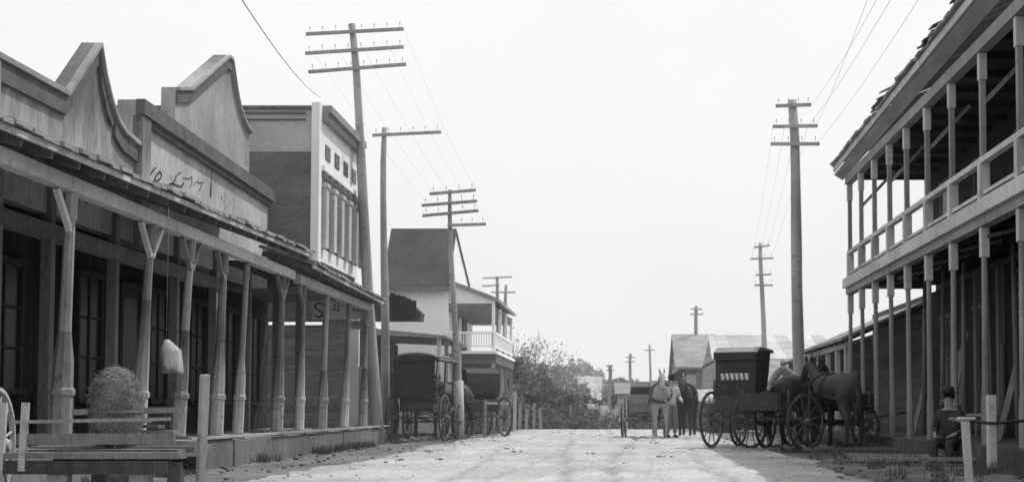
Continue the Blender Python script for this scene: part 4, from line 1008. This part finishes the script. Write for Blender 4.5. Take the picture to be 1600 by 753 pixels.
shed('cottage', 'small cottage with a pale gabled roof down the road, left of centre', 888, 940, 588, 622, 92, 6, m_wall_dark, m_roof_light, ridge='x')
shed('cottage', 'dark gable-fronted cottage beyond the crest beside the pale roofed one', 862, 892, 600, 630, 88, 6, m_dark, m_wall_dark, ridge='y')
shed('cottage', 'low grey cottage half hidden by trees behind the balcony house', 795, 846, 606, 628, 78, 6, m_wall_dark, m_roof_dark, ridge='x')
shed('cottage', 'flat dark store front at the far right end of the road', 958, 1018, 596, 606, 84, 7, m_dark, m_roof_dark, ridge='x')
shed('cottage', 'dark low building behind the open cart', 1016, 1062, 594, 603, 75, 6, m_wall_dark, m_wall_dark, ridge='x')
shed('cottage', 'narrow pale-walled cottage just right of the short crest pole', 960, 985, 598, 612, 80, 3, m_canvas, m_roof_mid, ridge='x')

# far people
fp = [(922, 70, m_shirt, m_dark_cloth, 'far walker in white shirt and dark trousers, left of the group at the crest'),
      (932, 74, m_shirt, m_shirt, 'far figure dressed all in white at the crest of the road'),
      (944, 72, m_cloth, m_mid_cloth, 'far figure in white top and grey skirted legs beside the short pole'),
      (963, 76, m_canvas, m_dark_cloth, 'far figure in pale grey jacket right of the short pole')]
for px, D, a_, b_, lb in fp:
    make_person(lb, 'stand', a_, b_, False, (X(px, D), D, gz(D)), R(random.uniform(-40, 40)), 'people walking beyond the crest', sub=1)

# fence stakes on the left verge
for i, (px, D, h, m) in enumerate([(786, 58, 1.0, m_wood), (804, 57, 1.55, m_offwhite), (812, 60, 1.1, m_wood), (822, 61, .9, m_wood), (834, 62, 1.2, m_wood), (845, 63, 1.0, m_wood)]):
    a = X(px, D); c = MB(); c.bar((a, D, gz(D)-.1), (a+random.uniform(-.06, .06), D, gz(D)+h), .12, .1)
    tag(c.build('fence_stake', m), 'tall pale stake standing in the verge below the far trees' if i == 1 else 'short grey stake in the verge below the far trees', 'stake', None if i == 1 else 'grey fence stakes on the left verge')
fn = empty('board_fence', (X(850, 66), 66, gz(66)), 'low dark board fence along the left of the far road', 'fence')
c = MB()
for i in range(46): x_ = X(800, 66)+i*.09; c.box(x_, x_+.08, 66, 66.03, gz(66)-.2, gz(66)+1.1+random.uniform(-.05, .05))
c.build('boards', m_wall_dark, fn)
for i in range(4): c = MB(); x_ = X(800, 66)+i*1.35; c.box(x_, x_+.1, 65.9, 66, gz(66)-.2, gz(66)+1.25); c.build('fence_post', m_wood, fn)

# ------------------------------------------------------------ trees
def make_tree(px, D, H, Wd, label, leaf=0, dens=1.0, bare=False, bark=None, lean=0, seed=0, zoff=0, hole=.38):
    rnd = random.Random(seed*31+5); g = gz(D)+zoff
    x = X(px, D); r = empty('tree', (x, D, g), label, 'tree', 'trees beyond the houses')
    t = MB(); tips = []
    def limb(p, d, L, rad, lv):
        n = 4; pts = [p]; q = p.copy(); dd = d.copy()
        for i in range(n):
            dd = (dd+Vector((rnd.uniform(-.22, .22), rnd.uniform(-.22, .22), rnd.uniform(-.05, .15)))).normalized()
            q = q+dd*L/n; pts.append(q.copy())
        t.tube(pts, [rad*(1-.5*i/n) for i in range(n+1)], 6 if lv < 2 else 4)
        if lv >= (4 if bare else 3): tips.append(q); return
        tips.append(pts[3])
        for k in range(rnd.choice((2, 3, 3))):
            a = rnd.uniform(0, 6.28); s = rnd.uniform(.45, .95)
            nd = (dd+Vector((math.cos(a)*s, math.sin(a)*s, rnd.uniform(-.1, .45)))).normalized()
            limb(pts[-1 if k else -2], nd, L*rnd.uniform(.6, .82), rad*.55, lv+1)
    limb(Vector((x, D, g-.2)), Vector((lean, 0, 1)), H*.33, H*.028, 0)
    t.build('trunk', bark or m_bark, r)
    lv = []; fs = []
    def leafq(p, s):
        a = Vector((rnd.gauss(0,1), rnd.gauss(0,1), rnd.gauss(0,1))).normalized(); b = a.orthogonal().normalized(); c_ = a.cross(b)
        o = len(lv); lv.extend([p-b*s-c_*s*.5, p+b*s-c_*s*.6, p+b*s*.8+c_*s*.6, p-b*s*.7+c_*s*.5]); fs.append((o, o+1, o+2, o+3))
    if not bare:
        C0 = Vector((x+lean*H*.4, D, g+H*.62))
        for k in range(int(80*dens)):
            u = Vector((rnd.gauss(0,1), rnd.gauss(0,1), rnd.gauss(0,1))).normalized()*rnd.uniform(.25, 1)**.6
            cc = C0+Vector((u.x*Wd/2, u.y*Wd/2, u.z*H*.38)); cr = rnd.uniform(.08, .17)*Wd
            for j in range(70):
                v = Vector((rnd.gauss(0,1), rnd.gauss(0,1), rnd.gauss(0,1))).normalized()*cr*rnd.uniform(0, 1)**.4; v.z *= .8
                leafq(cc+v, rnd.uniform(.05, .15)*(1+max(0, D-60)/90))
        for tp in tips:
            for j in range(14): leafq(tp+Vector((rnd.gauss(0,.25), rnd.gauss(0,.25), rnd.gauss(0,.25))), rnd.uniform(.05, .12))
    else:
        for tp in tips:
            for j in range(int(9*dens)):
                if rnd.random() < .3: leafq(tp+Vector((rnd.gauss(0,.2), rnd.gauss(0,.2), rnd.gauss(0,.2))), rnd.uniform(.03, .07))
    m = MB(); m.add(lv, fs); m.build('crown', m_leaf[leaf], r)
    return r
T_ = [(792, 64, 540, 1.8, 'tall ragged dark tree just right of the balcony house', 0, .6),
      (808, 70, 560, 2.6, 'bushy grey tree behind the leaning bare pole', 1, .9),
      (828, 74, 568, 3.0, 'rounded grey tree left of the bare spreading tree', 1, .8),
      (848, 82, 570, 3.8, 'dense grey tree behind the bare spreading tree', 1, 1.1),
      (869, 90, 576, 4.2, 'loose grey tree in the left distance', 1, 1.0),
      (892, 98, 564, 4.6, 'thin pale tree rising above the cottages', 2, .8),
      (915, 104, 576, 4.8, 'pale hazy tree behind the pale roofed cottage', 2, .9),
      (938, 100, 588, 4.4, 'rounded grey tree left of the short crest pole', 1, 1.0),
      (962, 106, 594, 4.8, 'grey tree right of the short crest pole', 1, 1.0),
      (992, 110, 596, 5.2, 'pale spreading tree behind the flat store front', 2, 1.0),
      (1024, 104, 598, 5.2, 'rounded grey tree behind the open cart', 1, 1.0),
      (1110, 96, 572, 3.0, 'dark tree right of the gabled gallery house', 0, 1.0),
      (816, 67, 598, 3.2, 'low dark bushy tree behind the fence stakes', 0, 1.1),
      (846, 71, 606, 3.4, 'low dark tree over the board fence', 0, 1.1),
      (874, 77, 612, 3.2, 'dark squat tree at the foot of the road crest', 0, 1.1),
      (902, 86, 622, 3.4, 'low dark bush-like tree beside the far walkers', 0, 1.0),
      (978, 88, 618, 3.2, 'small dark tree behind the narrow cottage', 0, 1.0)]
for i, (px, D, tp, Wd, lb, lf, dn) in enumerate(T_):
    make_tree(px, D, (Z(tp, D)-gz(D))*.97, Wd, lb, lf, dn, seed=i+1)
for i, (px, D, H, lb) in enumerate([(848, 70, 6.3, 'bare spreading tree over the board fence'), (878, 76, 5.6, 'bare twiggy tree before the pale cottage'), (826, 68, 6.9, 'tall bare tree right of the pale stake'), (905, 90, 6.2, 'bare pale-branched tree above the cottage roof'), (796, 60, 6.0, 'thin leafless tree by the leaning bare pole')]):
    make_tree(px, D, H*.74, 3, lb, 1, 1.2, True, m_bark_pale if i in (0, 1, 3) else m_bark, seed=40+i)
# far wood: one mass
rnd = random.Random(3); lv = []; fs = []
for k in range(26000):
    x_ = rnd.uniform(-90, 95); y_ = 140+rnd.uniform(0, 14); hh = 3.6+1.4*noise.noise(Vector((x_*.15, 0, 0)))+.9*noise.noise(Vector((x_*.6, 2, 0)))
    p = Vector((x_, y_, gz(140)-.3+rnd.uniform(0, 1)**.8*hh+rnd.gauss(0, .15))); s = rnd.uniform(.12, .3)
    a = Vector((rnd.gauss(0,1), rnd.gauss(0,1), rnd.gauss(0,1))).normalized(); b = a.orthogonal().normalized(); c_ = a.cross(b)
    o = len(lv); lv += [p-b*s-c_*s, p+b*s-c_*s, p+b*s+c_*s, p-b*s+c_*s]; fs.append((o, o+1, o+2, o+3))
m = MB(); m.add(lv, fs); tag(m.build('distant_wood', m_leaf[1]), 'grey band of distant wood closing the far end of the road', 'wood', kind='stuff')
# low growth at the foot of the crest, right and left of the road
lv = []; fs = []
for k in range(16000):
    x_ = rnd.uniform(-9, 9); y_ = rnd.uniform(63.5, 68)
    if -1.2 < x_ < .2 and rnd.random() < .8: continue
    hh = .85+1.1*noise.noise(Vector((x_*.9, y_*.3, 0)))+.5*noise.noise(Vector((x_*2.7, y_, 4)))
    if hh < .1: continue
    p = Vector((x_, y_, gz(y_)-.05+rnd.uniform(0, 1)*hh)); s = rnd.uniform(.03, .08)
    a = Vector((rnd.gauss(0,1), rnd.gauss(0,1), rnd.gauss(0,1))).normalized(); b = a.orthogonal().normalized(); c_ = a.cross(b)
    o = len(lv); lv += [p-b*s-c_*s, p+b*s-c_*s, p+b*s+c_*s, p-b*s+c_*s]; fs.append((o, o+1, o+2, o+3))
m = MB(); m.add(lv, fs); tag(m.build('undergrowth', m_leaf[0]), 'dark low undergrowth along the far verge', 'undergrowth', kind='stuff')
def tufts(spots, name, label, m):
    rr = random.Random(11); b = MB()
    for (x0_, x1_, y0_, y1_, n_, z_) in spots:
        for k in range(n_):
            cx_ = rr.uniform(x0_, x1_); cy_ = rr.uniform(y0_, y1_)
            if noise.noise(Vector((cx_*1.3, cy_*.5, 7))) < -.05: continue
            for q in range(14):
                p_ = Vector((cx_+rr.gauss(0, .05), cy_+rr.gauss(0, .05), z_)); h_ = rr.uniform(.05, .2)
                t_ = p_+Vector((rr.gauss(0, .05), rr.gauss(0, .05), h_)); w__ = Vector((rr.uniform(.004, .009), 0, 0))
                b.add([p_-w__, p_+w__, t_], [(0, 1, 2)])
    o_ = b.build(name, m); tag(o_, label, 'weeds', kind='stuff')
tufts([(-5.88, -5.5, 9, 36, 260, -.03), (4.6, 5.33, 12, 36, 320, -.03), (3.2, 4.8, 12, 34, 120, -.03), (-7.5, -4.4, 38, 56, 200, -.04)], 'weeds', 'short dry weeds along both kerbs and in the dirt verge', m_leaf[0])
b_ = MB(); rr = random.Random(17)
for k in range(16):
    cx_, cy_ = rr.uniform(-3.6, 2.6), rr.uniform(14, 55)
    for q in range(5): b_.blob((cx_+rr.gauss(0, .07), cy_+rr.gauss(0, .07), .015), rr.uniform(.012, .035), rr.uniform(.012, .035), .012, 6, 4)
tag(b_.build('dung', m_wall_dark), 'dark clumps of dung and straw trodden into the road', 'dung', kind='stuff')
# loose stones and clods
lv = MB(); rnd = random.Random(9)
for k in range(1100):
    y_ = rnd.uniform(11, 45); x_ = rnd.choice((rnd.uniform(-5.8, -3.4), rnd.uniform(2.3, 5.3), rnd.uniform(-4, 3))); s = rnd.uniform(.008, .045)*rnd.uniform(.4, 1)*(1 if abs(x_+.5) > 3 else .5)
    lv.blob((x_, y_, 0.0), s*rnd.uniform(.8, 1.5), s, s*.6, 5, 4)
tag(lv.build('gravel', m_dirt), 'small stones and clods scattered on the dirt road', 'gravel', kind='stuff')

# ------------------------------------------------------------ thin haze filling the street
hm = bpy.data.materials.new("street_haze"); hm.use_nodes = True
t_ = hm.node_tree; t_.nodes.clear(); vo = t_.nodes.new('ShaderNodeVolumeScatter'); oo = t_.nodes.new('ShaderNodeOutputMaterial')
vo.inputs['Density'].default_value = .0022; vo.inputs['Color'].default_value = (1, 1, 1, 1); vo.inputs['Anisotropy'].default_value = 0
t_.links.new(vo.outputs[0], oo.inputs['Volume'])
c = MB(); c.box(-70, 70, 21, 215, -8, 24); hz = c.build('haze', hm); tag(hz, 'thin bright haze hanging in the whole street', 'haze', kind='stuff')
